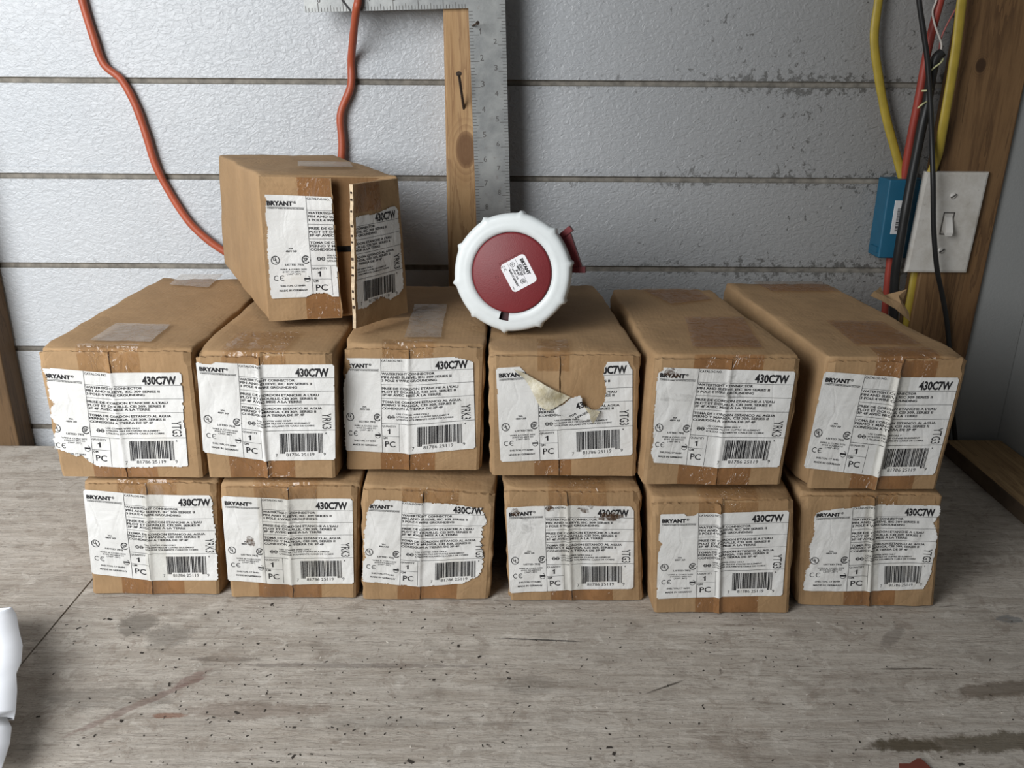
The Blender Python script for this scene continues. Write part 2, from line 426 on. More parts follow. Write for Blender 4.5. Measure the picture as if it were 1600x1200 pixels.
def make_box(lab, code, fpx, z0, z1, L, lpx, tears, seed, tape=(.30, .72), dxb=0.0, ridge=.0010, step=.0, seam=None,
             wrinkle=.0007, sag=(0, 0, 0, 0), over=.02, patches=(), tint=None, group=None, tapetop=1, yf=None, crush=None, grime=(), gloss=None):
    rnd = random.Random(seed); ftop = (rnd.uniform(.008, .028), rnd.uniform(.0, .012))
    if yf is None: yf = (PZ(*fpx[2], z0).y + PZ(*fpx[3], z0).y)/2
    Q = [PY(u, v, yf) for u, v in fpx]
    for i in (0, 1): Q[i].z = z1+sag[i]
    for i in (2, 3): Q[i].z = z0
    base = Vector(((Q[2].x+Q[3].x)/2, yf+L/2, z0))
    root = thing('cardboard_box', lab, 'box', base, group)
    loc = [q-base for q in Q]
    n = Vector((0, -1, 0))
    dl, dr = dxb if isinstance(dxb, tuple) else (dxb, dxb)
    nb = [Vector((q.x+(dr if i in (1, 2) else dl), q.y+L, 0)) for i, q in enumerate(loc)]
    for i, q in enumerate(nb): q.z = loc[i].z if i > 1 else (z1-z0)
    W = (loc[1]-loc[0]).length; H = z1-z0
    mid = [(-1+2*k/14) for k in range(1, 14)]
    V, Fc = rounded_box(.5*W, .5*L, .5*H, .0028, mid, 3)
    out = []
    off = Vector((seed*1.7, seed*.9, seed*.3))
    for x, y, z in V:
        s = x/W+.5; t = .5-z/H; d = y/L+.5
        fr = bil(loc, s, t); bk = bil(nb, s, t); p = fr*(1-d)+bk*d
        p = Vector(p); p.y += .0028*(1-d)*1.0
        k = noise.noise_vector(p*22+off)*.0016 + noise.noise_vector(p*75+off)*.0007
        ne = (abs(2*s-1) > .95)+(abs(2*t-1) > .95)+(abs(2*d-1) > .97)
        if ne >= 2: k += noise.noise_vector(p*110+off*2)*.0020
        if ne >= 3: k += (Vector((0, L*.5, H*.5))-p).normalized()*(.0008+.0032*abs(noise.noise(Vector((s*5, d*5, seed*1.3+t)))))*(1 if t < .5 else .3)
        k.z *= .35 if t > .9 else 1
        if t < .05: k.z = -abs(k.z)*.8
        if t > .95: k.z = abs(k.z)*.3
        p += k
        if crush:
            for (cs, ct, cd, rad, amt) in crush:
                dd = math.sqrt(((s-cs)*W)**2+((t-ct)*H)**2+((d-cd)*L)**2)
                if dd < rad: p += (Vector((0, L*.3, H*.4))-p).normalized()*amt*(1-dd/rad)**1.2
        out.append(p)
    mesh_obj('carton', out, Fc, M_CARD, root, smooth=True)
    sm = seam if seam is not None else .5
    def bump(s, t):
        r_ = ridge*math.exp(-((s-sm+.008)/.018)**2)
        st = step/(1+math.exp(-(s-sm)/.006))
        nn = noise.noise(Vector((s*2.6, t*2.2, seed*3.1)))*wrinkle*1.6+noise.noise(Vector((s*9, t*6, seed*5.3)))*wrinkle*.5
        cr_ = noise.noise(Vector((s*16+t*6, t*3.5, seed*2.2)))
        return r_+st+nn+wrinkle*.45*max(0, cr_)**1.0
    def P(s, t, o=0):
        p = bil(loc, s, t); p = Vector(p); p += n*(bump(s, t)+o); return p
    # outer flaps
    for side in (0, 1):
        s0, s1 = (.012, sm-.004) if side == 0 else (sm+.004, .988)
        ns, ntt = 24, 28; V = []; Fc = []
        for o in (0, -.003):
            for j in range(ntt+1):
                for i in range(ns+1):
                    t_t = .012+ftop[side]; s = s0+(s1-s0)*i/ns; t = t_t+(.986-t_t)*j/ntt
                    edge = 0
                    if j == 0: edge = .0012*noise.noise(Vector((s*30, side*5, seed)))+.0008*noise.noise(Vector((s*9, side*5, seed+3)))
                    p = P(s, t, o-(.0012 if (i == 0 and side == 0) or (i == ns and side == 1) else 0)); p.z += edge
                    if j < 3 and (i < 2 if side == 0 else i > ns-2): p.z -= .0012*(3-j)/3; p.y += .0012
                    if i == (ns if side == 0 else 0): p.x += .0010*noise.noise(Vector((t*18, side*3, seed)))
                    V.append(p)
        w1 = ns+1; N = w1*(ntt+1); MI = []
        for j in range(ntt):
            for i in range(ns):
                a = j*w1+i; Fc.append((a, a+w1, a+w1+1, a+1)); MI.append(0)
                Fc.append((N+a, N+a+1, N+a+w1+1, N+a+w1)); MI.append(0)
        for i in range(ns):
            Fc.append((i, i+1, N+i+1, N+i)); MI.append(1); b = ntt*w1+i; Fc.append((b, N+b, N+b+1, b+1)); MI.append(1)
        for j in range(ntt):
            a = j*w1; Fc.append((a, N+a, N+a+w1, a+w1)); MI.append(1); b = a+ns; Fc.append((b, b+w1, N+b+w1, N+b)); MI.append(1)
        mesh_obj('flap', V, Fc, [M_CARD, M_EDGE if False else M_CARD], root, smooth=False, mi=MI)
    # strips of tape over the top edge and under the bottom
    def strip(t0, t1, s0, s1, mat, ontop=0.0, o=.00035):
        V = []; Fc = []; ns = 26; rows = []
        if ontop:
            for k in range(6): rows.append(('top', ontop*(1-k/6)))
        m = max(3, int((t1-t0)*36))
        for k in range(m+1): rows.append(('f', t0+(t1-t0)*k/m))
        for rk, (kind, val) in enumerate(rows):
            for i in range(ns+1):
                s = s0+(s1-s0)*i/ns
                if kind == 'f':
                    p = P(s, val, o+.0003*noise.noise(Vector((s*25, val*25, seed))))
                    if val < .02: p.z += .0012; p.y += .001
                else:
                    p = Vector(bil(loc, s, 0)); p.y += val; p.z += .0022+.0006*noise.noise(Vector((s*20, val*90, seed)))
                if rk == len(rows)-1: p.z += .0010*noise.noise(Vector((s*40, 1, seed)))
                V.append(p)
        for k in range(len(rows)-1):
            for i in range(ns):
                a = k*(ns+1)+i; Fc.append((a, a+ns+1, a+ns+2, a+1))
        return mesh_obj('packing_tape', V, Fc, mat, root, smooth=True)
    # label placement: six measured points (top left, seam top, top right, bottom right, seam bottom, bottom left)
    def st_of(u, v):
        p = PY(u, v, yf)-base; s, t = .5, .5
        for _ in range(12):
            q = Vector(bil(loc, s, t)); e = p-q
            du = (bil(loc, s+.01, t)-q)/.01; dv = (bil(loc, s, t+.01)-q)/.01
            s += e.x/max(1e-6, du.x)*.9; t += e.z/min(-1e-6, dv.z)*.9
        return (s, t)
    G = [np.array(st_of(*p)) for p in lpx]
    us = min(.75, max(.3, (G[1][0]-G[0][0])/(G[2][0]-G[0][0])))
    tmid = max(G[0][1], G[1][1], G[2][1])
    strip(.004, tmid+.02, tape[0], tape[1], tint or M_TAPE, ontop=over if tapetop else 0, o=.00030)
    strip(min(G[3][1], G[4][1], G[5][1])-.02, .985, tape[0]-.02, tape[1]+.02, tint or M_TAPEB, o=.00030)
    def map6(u, v):
        if u < us:
            a = u/us; q = (G[0], G[1], G[4], G[5])
        else:
            a = (u-us)/(1-us); q = (G[1], G[2], G[3], G[4])
        p = (q[0]*(1-a)+q[1]*a)*(1-v)+(q[3]*(1-a)+q[2]*a)*v
        return p
    lab_ = build_label(root, code, lambda u, v, o: P(*map6(u, v), .0009+o), make_mask(tears, seed), seed)
    if gloss: strip(.03, .975, gloss[0], gloss[1], M_TAPEC, o=.00150)
    for (gu, gv, ru, rv, am) in grime:
        V = []; Fc = []; mk = make_mask(tears, seed); nr = 9; na_ = 40
        pts = {}
        for k in range(nr+1):
            for i in range(na_):
                a = 2*math.pi*i/na_; q = k/nr*(1+.45*noise.noise(Vector((math.cos(a)*1.6, math.sin(a)*1.6, gu*30+gv*9)))+.2*noise.noise(Vector((math.cos(a)*6, math.sin(a)*6, gu*30))))
                V.append((gu+math.cos(a)*ru*q, gv+math.sin(a)*rv*q))
        for k in range(nr):
            for i in range(na_):
                f = (k*na_+i, (k+1)*na_+i, (k+1)*na_+(i+1) % na_, k*na_+(i+1) % na_)
                cc = np.mean([V[q] for q in f], 0)
                if mk(np.array([cc[0]]), np.array([cc[1]]))[0]: Fc.append(f)
        if Fc: mesh_obj('smear', [P(*map6(a, b), .0009+.00022) for a, b in V], Fc, M_GRIME if am else M_GRIME2, lab_, smooth=True)
    for (mat, quad) in patches:
        V = []; Fc = []; nn = 8
        C = [PZ(*c, z1)-base for c in quad]
        for j in range(nn+1):
            for i in range(nn+1):
                p = Vector(bil(C, i/nn, j/nn)); p.x += .0012*noise.noise(Vector((i*2.1, j*.7, seed))); p.y += .0015*noise.noise(Vector((i*.9, j*2.3, seed+5)))
                p.z = H+.0019+.0003*noise.noise(Vector((i*.7, j*.7, seed))); V.append(p)
        for j in range(nn):
            for i in range(nn):
                a = j*(nn+1)+i; Fc.append((a, a+nn+1, a+nn+2, a+1))
        mesh_obj('packing_tape', V, Fc, mat, root, smooth=True)
    return root, P, map6, base

def build_label(root, code, pos, mask, seed, nu=170, nv=118, u_rng=(0, 1), name='shipping_label'):
    uu = np.linspace(u_rng[0], u_rng[1], nu+1); vv = np.linspace(0, 1, nv+1)
    cu_, cv = np.meshgrid((uu[1:]+uu[:-1])/2, (vv[1:]+vv[:-1])/2)
    keep = mask(cu_, cv)
    idx = -np.ones((nv+1, nu+1), int); V = []; Fc = []
    for j in range(nv):
        for i in range(nu):
            if not keep[j, i]: continue
            f = []
            for (jj, ii) in ((j, i), (j+1, i), (j+1, i+1), (j, i+1)):
                if idx[jj, ii] < 0: idx[jj, ii] = len(V); V.append(pos(uu[ii], vv[jj], 0))
                f.append(idx[jj, ii])
            Fc.append(f)
    lab = mesh_obj(name, V, Fc, M_LABEL, root, smooth=True)
    for art, nm in zip(ARTS[code], ('label_printing', 'barcode')):
        T = art.T; c = art.V[T].mean(1); k = mask(c[:, 0], c[:, 1]) & (c[:, 0] > u_rng[0]) & (c[:, 0] < u_rng[1])
        T = T[k]
        if not len(T): continue
        used = np.unique(T); rem = -np.ones(len(art.V), int); rem[used] = np.arange(len(used))
        V = [pos(a, b, .00016) for a, b in art.V[used]]
        mesh_obj(nm, V, rem[T], M_BLACK, lab)
    return lab

LT = .110   # top of the lower course
UB, UT = .1125, .2245
LOW = 'cardboard boxes in the bottom row'; UPP = 'cardboard boxes in the second row'
J = lambda **k: k
# ---- bottom row, left to right
make_box('leftmost cardboard box of the bottom row, its label torn along the right edge', 'YRK3',
    [(126.5,750),(339,751),(344.7,927),(144,932)], 0, LT, .25,
    [(130.5,763.9),(221.8,772.2),(337.4,773),(341.9,905.1),(237.4,906),(143.9,895.9)],
    J(right=[(0,.035),(.08,.02),(.25,.022),(.34,.01),(.5,.006),(.65,.012),(.7,0)], jag=J(right=.012)), 11, gloss=(.44,.60), seam=.48, tape=(.26,.70), group=LOW)
make_box('second box from left in the bottom row, whole wrinkled label with brown spot', 'YRK3',
    [(340,751),(560,752),(558,932.6),(360,938)], 0, LT, .25,
    [(346.5,774),(449.2,779.5),(550.9,778.6),(553.3,910.6),(456.5,912.4),(356.6,906.9)],
    J(jag=J(top=.003)), 12, grime=[(.20,.50,.035,.06,1),(.52,.25,.07,.2,0),], gloss=(.27,.70), seam=.50, tape=(.25,.70), wrinkle=.0011, group=LOW)
make_box('third box from left in the bottom row, label ragged on both sides', 'YTG3',
    [(564,748),(776,760),(764.6,937),(564.8,941)], 0, LT, .25,
    [(570.3,778.6),(668.3,785),(762.8,788.7),(760.9,910.6),(665.6,917),(565.7,906.9)],
    J(left=[(0,.04),(.06,.03),(.12,.02),(.2,.012),(.3,.015),(.35,0),(.6,.002),(.7,.02),(.75,.0)], top=[(0,.09),(.05,.06),(.09,.0),(.3,.0),(.7,.01),(.85,.03),(1,.05)],
      right=[(0,.06),(.1,.03),(.2,.0),(.3,.03),(.5,.04),(.6,.02),(.8,.03),(1,.08)], bottom=[(.8,0),(.85,.03),(1,.09)], jag=J(left=.014, right=.016, top=.008, bottom=.006)),
    13, seam=.46, sag=(0,-.006,0,0), wrinkle=.0012, group=LOW, ridge=.0004, step=-.001, tapetop=0, crush=[(1,0,0,.03,.006),(.6,0,0,.03,.003)])
make_box('fourth box from left in the bottom row, label soiled with brown smears', 'YTG3',
    [(784.7,765),(1001,764),(1006,939),(795.7,941)], 0, .1075, .25,
    [(791,791.4),(898.3,788.3),(990,790.5),(990,919.8),(901,921.2),(796.6,925.3)],
    J(right=[(0,.02),(.05,0)], jag=J(right=.002)), 14, grime=[(.34,.03,.035,.035,1),(.62,.03,.06,.04,1),(.88,.10,.10,.08,0),(.80,.12,.10,.05,1),(.10,.2,.12,.1,0),(.07,.06,.03,.04,1)], gloss=(.40,.55), seam=.47, tape=(.33,.75), wrinkle=.0013, ridge=.0014, group=LOW, crush=[(0,0,0,.02,.004)])
make_box('fifth box from left in the bottom row, standing furthest forward, crushed top edge', 'YTG3',
    [(1017,776),(1244,784),(1235,958),(1019,960)], 0, .108, .25,
    [(1030.2,802.3),(1124,801),(1233,797.5),(1221.8,929.7),(1121,932),(1025.4,934.5)],
    J(top=[(.19,0),(.21,.02),(.27,.02),(.29,0)], left=[(0,.005),(.3,.0),(.34,.02),(.4,.01),(.45,0)], jag=J(left=.004)), 15, grime=[(.66,.63,.05,.02,0),], seam=.485, tape=(.33,.74),
    wrinkle=.0009, ridge=.0022, step=-.0006, group=LOW, crush=[(0,0,0,.03,.007),(1,0,0,.03,.005),(.3,0,0,.03,.004)])
make_box('rightmost box of the bottom row, slanted label frayed at its top corners', 'YTG3',
    [(1250,776),(1474,778),(1461,945),(1245,949)], 0, .1075, .25,
    [(1272.7,794.6),(1373.3,787.9),(1471,790.8),(1450,918.2),(1367.6,922),(1253.5,922)],
    J(top=[(0,.05),(.08,.02),(.2,0),(.25,.015),(.35,0)], left=[(0,.03),(.1,0),(.3,.02),(.45,.0),(.7,.02),(.75,.0)], right=[(.1,.0),(.2,.03),(.35,.0),(.8,.0),(1,.04)], jag=J(left=.006, right=.008, top=.006)),
    16, gloss=(.45,.57), seam=.52, tape=(.35,.68), wrinkle=.0014, ridge=.002, group=LOW, tapetop=0)
# ---- second row
make_box('leftmost box of the second row, label torn away along its left side', 'YTG3',
    [(55,549),(298,543),(320,748),(95,747)], UB, UT, .250,
    [(64.3,573.4),(170.1,581.8),(283.8,581.3),(294.8,728.9),(183.9,730.7),(85.8,723)],
    J(left=[(0,.0),(.07,.02),(.2,.022),(.3,.03),(.36,.055),(.42,.02),(.5,.012),(.58,.04),(.65,.035),(.75,.01),(.85,.02),(.92,.05),(1,.12)], bottom=[(0,.16),(.06,.14),(.14,.10),(.22,.08),(.3,.02),(.34,0)],
      right=[(.1,0),(.12,.012),(.14,0),(.3,.0),(.32,.012),(.34,0),(.5,.008),(.6,0)], top=[(0,.01),(.1,.0)], jag=J(left=.014, right=.003, bottom=.012)), 21, seam=.47, tape=(.26,.66), over=.006, group=UPP,
    patches=[(M_TAPEW, [(182,508),(268,510),(236,537),(140,535)]), (M_TAPEW, [(283,431),(350,431),(325,452),(265,447)])], crush=[(0,0,0,.015,.005)])
make_box('second box from left in the second row, under the opened box', 'YRK3',
    [(301,550),(519,542),(526,748),(325.5,749.5)], UB, .2225, .225,
    [(306.9,563.6),(406,569.3),(522.4,568.9),(524.3,717.9),(414.6,718.8),(318.8,705.4)],
    J(top=[(0,.0),(.04,.02),(.1,.02),(.14,.0),(.3,.0)], jag=J(top=.004, right=.003)), 22, grime=[(.42,.06,.06,.05,0)], seam=.475, tape=(.2,.66), wrinkle=.0010, ridge=.0020, step=-.0006, over=.05, group=UPP,
    crush=[(0,0,0,.025,.007),(1,0,0,.02,.004)])
make_box('third box from left in the second row, label curled at upper left corner', 'YRK3',
    [(534.7,540),(757,539),(751,738),(540,735)], UB, UT, .205,
    [(533,559.7),(644,559),(739,556.5),(743,700),(643,708.5),(540,703)],
    J(left=[(0,.03),(.02,.05),(.1,.055),(.16,.03),(.22,.012),(.3,.006),(.4,0)], top=[(.85,0),(.9,.012),(1,.05)], jag=J(left=.006, top=.003)), 23, seam=.475, tape=(.28,.64), wrinkle=.0009, over=.006, group=UPP,
    patches=[(M_TAPEW, [(648,478),(699,478),(689,530),(632,530)])], crush=[(0,0,0,.02,.006),(1,0,0,.02,.003)])
# the one with the peeled label
def zc(x, y):            # spot on the label of the fourth box, from its measured outline
    u = (x-160)/985; return (u, (y-(345-50*u))/(675-5*u))
hole = [zc(*p) for p in ((285,300),(400,400),(470,600),(600,610),(770,590),(850,640),(895,640),(925,600),(945,570),(955,480),(940,400),(945,345),(965,310),(985,270))]
r4, P4, m4, b4 = make_box('box below the red connector, label ripped and peeled down in a pointed strip', 'YTG3',
    [(763,555),(1002,563),(995,748),(766,743)], UB, .2215, .235,
    [(774.7,574.8),(893,567),(988,564),(988,710),(896,716.7),(782,721)],
    J(left=[(.2,0),(.24,.008),(.28,0)], right=[(0,.03),(.05,.015),(.09,.0)], holes=[hole], jag=J(right=.002)), 24, dxb=(0, -.016), seam=.47, tape=(.32,.53), wrinkle=.0006, ridge=.0004, over=.03, group=UPP,
    crush=[(0,0,0,.02,.005)])
make_box('fifth box from left in the second row, scuffed brown tape on top', 'YRK3',
    [(1023,549),(1256,552),(1221,762),(1002,757)], UB, UT, .222,
    [(1027.5,572.9),(1147,577.2),(1243,580),(1217,729.7),(1120,730),(1014.3,721.5)],
    J(left=[(0,.035),(.03,.03),(.06,.0),(.5,.0),(.8,.012),(.9,.0),(1,.03)], jag=J(left=.009)), 25, grime=[(.58,.15,.10,.10,0),(.50,.30,.12,.12,0),(.10,.04,.07,.06,1),(.15,.3,.12,.05,0)], seam=.53, tape=(.27,.74), dxb=(-.009, -.024), wrinkle=.0008, ridge=.0010, over=.0, tapetop=0, tint=M_TAPEB, group=UPP,
    patches=[(M_TAPEB, [(1070,498),(1160,498),(1190,546),(1082,545)]), (M_TAPEB, [(1000,453),(1085,453),(1112,470),(1048,477)])], crush=[(0,0,0,.025,.006)])
make_box('rightmost box of the second row, clean label with a glossy vertical crease', 'YTG3',
    [(1295,560),(1516,564),(1464,768),(1260,765)], .110, UT, .250,
    [(1287.5,580),(1404,589),(1498.8,589.8),(1459.5,741.4),(1369,743.4),(1255.4,730.3)],
    J(left=[(.28,0),(.3,.006),(.34,0)], jag=J(left=.001)), 26, seam=.52, tape=(.34,.78), dxb=(-.022, -.023), wrinkle=.0006, ridge=.0030, over=.02, tint=M_TAPEB, gloss=(.46,.60), group=UPP,
    patches=[(M_TAPEB, [(1290,503),(1378,505),(1440,541),(1335,541)]), (M_TAPEB, [(1175,442),(1282,442),(1310,457),(1205,457)])], crush=[(1,0,0,.015,.004),(0,1,0,.03,.005)])

def torn_end(root_obj):
    b = Vector(root_obj.location)
    pts = [[PY(u, v, y)-b for u, v in row] for y, row in ((.800, ((1422,502),(1400,483),(1378,470),(1360,462))), (.805, ((1420,488),(1408,474),(1388,466),(1366,455))), (.812, ((1412,482),(1404,462),(1384,468),(1372,452))), (.816, ((1408,478),(1417,452),(1378,462),(1376,447))))]
    V = [p for r in pts for p in r]+[p+Vector((0, .0006, -.0003)) for r in pts for p in r]; Fc = []
    for j in range(3):
        for i in range(3):
            a = j*4+i; Fc.append((a, a+1, a+5, a+4)); Fc.append((16+a, 16+a+4, 16+a+5, 16+a+1))
    mesh_obj('torn_tape_end', [p*1.0 for p in V], Fc, M_CARD, root_obj)
torn_end(bpy.data.objects['cardboard_box.011'])
# peeled strip of the fourth box's label: adhesive side first, then its printed tip
def sheet(name, polyz, mat, parent, lift, sub=14, thick=.0003):
    P_ = [zc(*p) for p in polyz]
    us_ = [p[0] for p in P_]; vs_ = [p[1] for p in P_]
    u0, u1, v0, v1 = min(us_), max(us_), min(vs_), max(vs_); nu = int((u1-u0)*180)+1; nv = int((v1-v0)*125)+1
    V = []; Fc = []; idx = {}
    for j in range(nv):
        for i in range(nu):
            a = u0+(i+.5)/nu*(u1-u0); b = v0+(j+.5)/nv*(v1-v0)
            if not in_poly(np.array([a]), np.array([b]), P_)[0]: continue
            f = []
            for ii, jj in ((i, j), (i, j+1), (i+1, j+1), (i+1, j)):
                if (ii, jj) not in idx:
                    uu = u0+ii/nu*(u1-u0); v_ = v0+jj/nv*(v1-v0); idx[(ii, jj)] = len(V); V.append(P4(*m4(uu, v_), .0012+lift(uu, v_)))
                f.append(idx[(ii, jj)])
            Fc.append(f)
    return mesh_obj(name, V, Fc, mat, parent, smooth=True)
fold = sheet('peeled_label_strip', [(290,345),(350,368),(480,438),(600,500),(692,545),(640,585),(600,602),(555,622),(515,628),(462,597),(430,530),(400,470),(365,420)], M_LBACK, r4,
             lambda u, v: .0022+.0012*math.sin(u*22)+.0008*math.sin(v*30))
fold['label'] = 'yellowed adhesive side of the peeled label'
tip = sheet('peeled_label_tip', [(690,545),(722,538),(760,528),(775,545),(775,575),(790,600),(812,632),(832,655),(835,690),(790,700),(740,690),(690,682),(640,665),(600,652),(562,628),(600,604),(640,585)], M_LABEL, r4,
             lambda u, v: .0040+.0008*math.sin(u*18))
sheet('peeled_label_point', [(790,600),(850,622),(905,640),(888,670),(852,722),(835,690),(830,655),(812,632)], M_LBACK, r4, lambda u, v: .0044+.0010*math.sin(u*40))
def tip_text(txt, x0, y0, x1, y1, cap, bold):
    V, T = glyphs(txt, bold); a, b = V[:, 0].min(), V[:, 0].max(); H = glyphs('H', bold)[0][:, 1].max()
    d = Vector((x1-x0, y1-y0)); nrm = Vector((d.y, -d.x)).normalized(); out = []
    for x, y in V:
        f = (x-a)/(b-a); px = x0+d.x*f+nrm.x*y/H*cap; py = y0+d.y*f+nrm.y*y/H*cap
        u, v = zc(px, py); out.append(P4(*m4(u, v), .0014+.0040+.0008*math.sin(u*18)))
    return out, T
mb = MB()
for a in (('43', 737, 625, 792, 606, 42, .03), ('TOR', 682, 680, 735, 656, 14, .02), ('SERIES', 725, 692, 820, 645, 13, .02)):
    V, T = tip_text(*a); mb.add(V, [tuple(int(q) for q in t) for t in T])
mb.build('label_printing', M_BLACK, tip)

# ------------------------------------------------------------------ the opened box on top
def open_box():
    z0 = .2285; seed = 31
    C = [PY(402.5, 272.5, .700), PY(622, 276, .715), PY(639, 490, .724), PY(420, 510, .697)]
    C[3].z = z0; C[2].z = max(z0, C[2].z)
    Bk = [PY(342, 242, .935), PY(522, 242, .940), Vector((-.205, .940, z0)), PY(352, 430, .935)]; Bk[3].z = z0
    Wd = (C[1]-C[0]).length; H = C[0].z-z0; L = .238
    e1 = (C[2]-C[3]); e1.z = 0; e1.normalize(); n = Vector((e1.y, -e1.x, 0)); e2 = -n
    base = (C[3]+C[2]+Bk[2]+Bk[3])/4; base.z = z0
    root = thing('cardboard_box', 'opened cardboard box turned askew on top of the stack, front flap gaping', 'box', base)
    C = [q-base for q in C]; Bk = [q-base for q in Bk]
    V, Fc = rounded_box(.5*Wd, .5*L, .5*H, .0028, [(-1+2*k/14) for k in range(1, 14)], 3, skip_front=True)
    out = []
    off = Vector((4.4, 8.1, 2))
    for x, y, z in V:
        s, t, d = x/Wd+.5, .5-z/H, y/L+.5
        p = Vector(bil(C, s, t))*(1-d)+Vector(bil(Bk, s, t))*d; p += e2*.004*(1-d)
        k = noise.noise_vector(p*20+off)*.0018+noise.noise_vector(p*70+off)*.0007
        if z < -.48*H: k.z = abs(k.z)*.3
        out.append(p+k)
    mesh_obj('carton', out, Fc, M_CARD, root, smooth=True)
    def F0(s, t, o=0): return Vector(bil(C, s, t))+n*o
    # inner flaps, a dark slit between them
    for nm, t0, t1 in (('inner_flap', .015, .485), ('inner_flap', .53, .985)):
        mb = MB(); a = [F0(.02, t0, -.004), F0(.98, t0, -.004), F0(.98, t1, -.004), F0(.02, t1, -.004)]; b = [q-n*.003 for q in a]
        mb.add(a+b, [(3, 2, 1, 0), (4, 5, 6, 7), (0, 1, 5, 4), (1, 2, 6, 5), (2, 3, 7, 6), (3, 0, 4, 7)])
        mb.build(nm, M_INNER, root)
    mb = MB(); a = [F0(.03, .47, -.009), F0(.97, .47, -.009), F0(.97, .545, -.009), F0(.03, .545, -.009)]; b = [q-n*.002 for q in a]  # black plate added behind the slit, painting the shade inside the carton
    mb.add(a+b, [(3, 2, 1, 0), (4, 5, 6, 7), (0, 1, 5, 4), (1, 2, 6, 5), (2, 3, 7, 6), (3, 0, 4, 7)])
    mb.build('slit_shade', simple('slit_shade_black', (.012, .012, .013), .5), root)
    sl = .515
    def PL(s, t, o=0):
        b = .0010*noise.noise(Vector((s*4, t*4, 7)))+.0040*(s/sl)**2+.0035*max(0, (s-sl+.10)/.10)*(.4+.6*math.sin(t*9+1))*.5
        return F0(s, t, b+o)
    th = math.radians(42); wf = .052; hinge = 1.0
    def PR(q, t, o=0):          # q 0 at the free edge .. 1 at the hinge
        d = (1-q)*(wf+.013*t); dirv = (-e1*math.cos(th)+n*math.sin(th)); nr = (-e1*math.sin(th)*-1*-1+n*math.cos(th))
        nr = (n*math.cos(th)+e1*math.sin(th))
        p = Vector(bil(C, 1, t))+dirv*d
        return p+nr*(o+.0008*noise.noise(Vector((q*4, t*5, 3)))+.0015*math.sin(q*3)*math.sin(t*4))
    def flap(fn, s0, s1, edge):
        ns, nt = 24, 40; V = []; Fc = []; MI = []
        for o in (0, -.0035):
            for j in range(nt+1):
                for i in range(ns+1):
                    t = .012+.976*j/nt; s = s0+(s1-s0)*i/ns
                    jag = (.010*noise.noise(Vector((t*6, edge*3, 1)))+.006*noise.noise(Vector((t*25, edge*3, 2))))
                    if i == (ns if edge == 0 else 0): s += jag
                    V.append(fn(s, t, o))
        w1 = ns+1; N = w1*(nt+1)
        for j in range(nt):
            for i in range(ns):
                a = j*w1+i; Fc.append((a, a+w1, a+w1+1, a+1)); MI.append(0); Fc.append((N+a, N+a+1, N+a+w1+1, N+a+w1)); MI.append(0)
        for i in range(ns):
            Fc.append((i, i+1, N+i+1, N+i)); MI.append(0); b = nt*w1+i; Fc.append((b, N+b, N+b+1, b+1)); MI.append(0)
        for j in range(nt):
            a = j*w1; Fc.append((a, N+a, N+a+w1, a+w1)); MI.append(1 if edge == 1 else 0); b = a+ns; Fc.append((b, b+w1, N+b+w1, N+b)); MI.append(1 if edge == 0 else 0)
        f = mesh_obj('flap', V, Fc, [M_CARD, M_EDGE], root, mi=MI); return f
    fl = flap(PL, .005, sl, 0); frr = flap(PR, 0.0, .985, 1)
    # corrugation showing along the torn free edge of the right flap
    mb = MB()
    for k in range(16):
        t = .06+.88*k/16+.02*noise.noise(Vector((k*3.3, 1, 2))); ln = .012+.022*abs(noise.noise(Vector((k*5.1, 4, 2))))
        if k % 4 == 3: continue
        a = [PR(-.012, t, -.0008), PR(-.012, t+ln, -.0008), PR(-.012, t+ln, -.0026), PR(-.012, t, -.0026)]
        b = [PR(-.004, t, -.0008), PR(-.004, t+ln, -.0008), PR(-.004, t+ln, -.0026), PR(-.004, t, -.0026)]
        mb.add(a+b, [(0, 1, 2, 3), (7, 6, 5, 4), (0, 4, 5, 1), (1, 5, 6, 2), (2, 6, 7, 3), (3, 7, 4, 0)])
    mb.build('corrugated_edge', M_HOLE, frr)
    # split label
    mL = make_mask(J(left=[(0,.0),(.05,.02),(.1,.01),(.2,.0),(.3,.01),(.5,0)], bottom=[(.25,0),(.3,.03),(.4,.03),(.44,0)], jag=J(left=.006, bottom=.003)), 5)
    mR = make_mask(J(right=[(0,.03),(.05,.0),(.9,.0),(1,.08)], top=[(.5,.03),(.75,.03),(.9,.0),(1,.0)], bottom=[(.6,.0),(.75,.06),(.85,.0),(1,.05)], jag=J(right=.006, top=.006, bottom=.014)), 8)
    def posL(u, v, o): return PL(.028+u/.492*(sl-.030), .128+.70*v+.02*u*(1-v), .0009+o)
    def posR(u, v, o): return PR(.02+(u-.508)/.492*.90, .205-.01*u+.66*v, .0009+o)
    a = build_label(root, 'YRK3', posL, lambda u, v: mL(u, v) & (u < .485+.01*nz1(v, 3, 20)), 1, nu=90, u_rng=(0, .5))
    b = build_label(root, 'YRK3', posR, lambda u, v: mR(u, v) & (u > .512+.006*nz1(v, 4, 20)), 2, nu=84, u_rng=(.508, 1))
    a['label'] = 'left half of the split white label'; b['label'] = 'right half of the split white label'
    # tape remnants
    def st(fn, s0, s1, t0, t1, mat, par):
        V = []; Fc = []; nn = 12
        for j in range(nn+1):
            for i in range(nn+1): V.append(fn(s0+(s1-s0)*i/nn, t0+(t1-t0)*j/nn, .0004))
        for j in range(nn):
            for i in range(nn):
                a = j*(nn+1)+i; Fc.append((a, a+nn+1, a+nn+2, a+1))
        mesh_obj('packing_tape', V, Fc, mat, par, smooth=True)
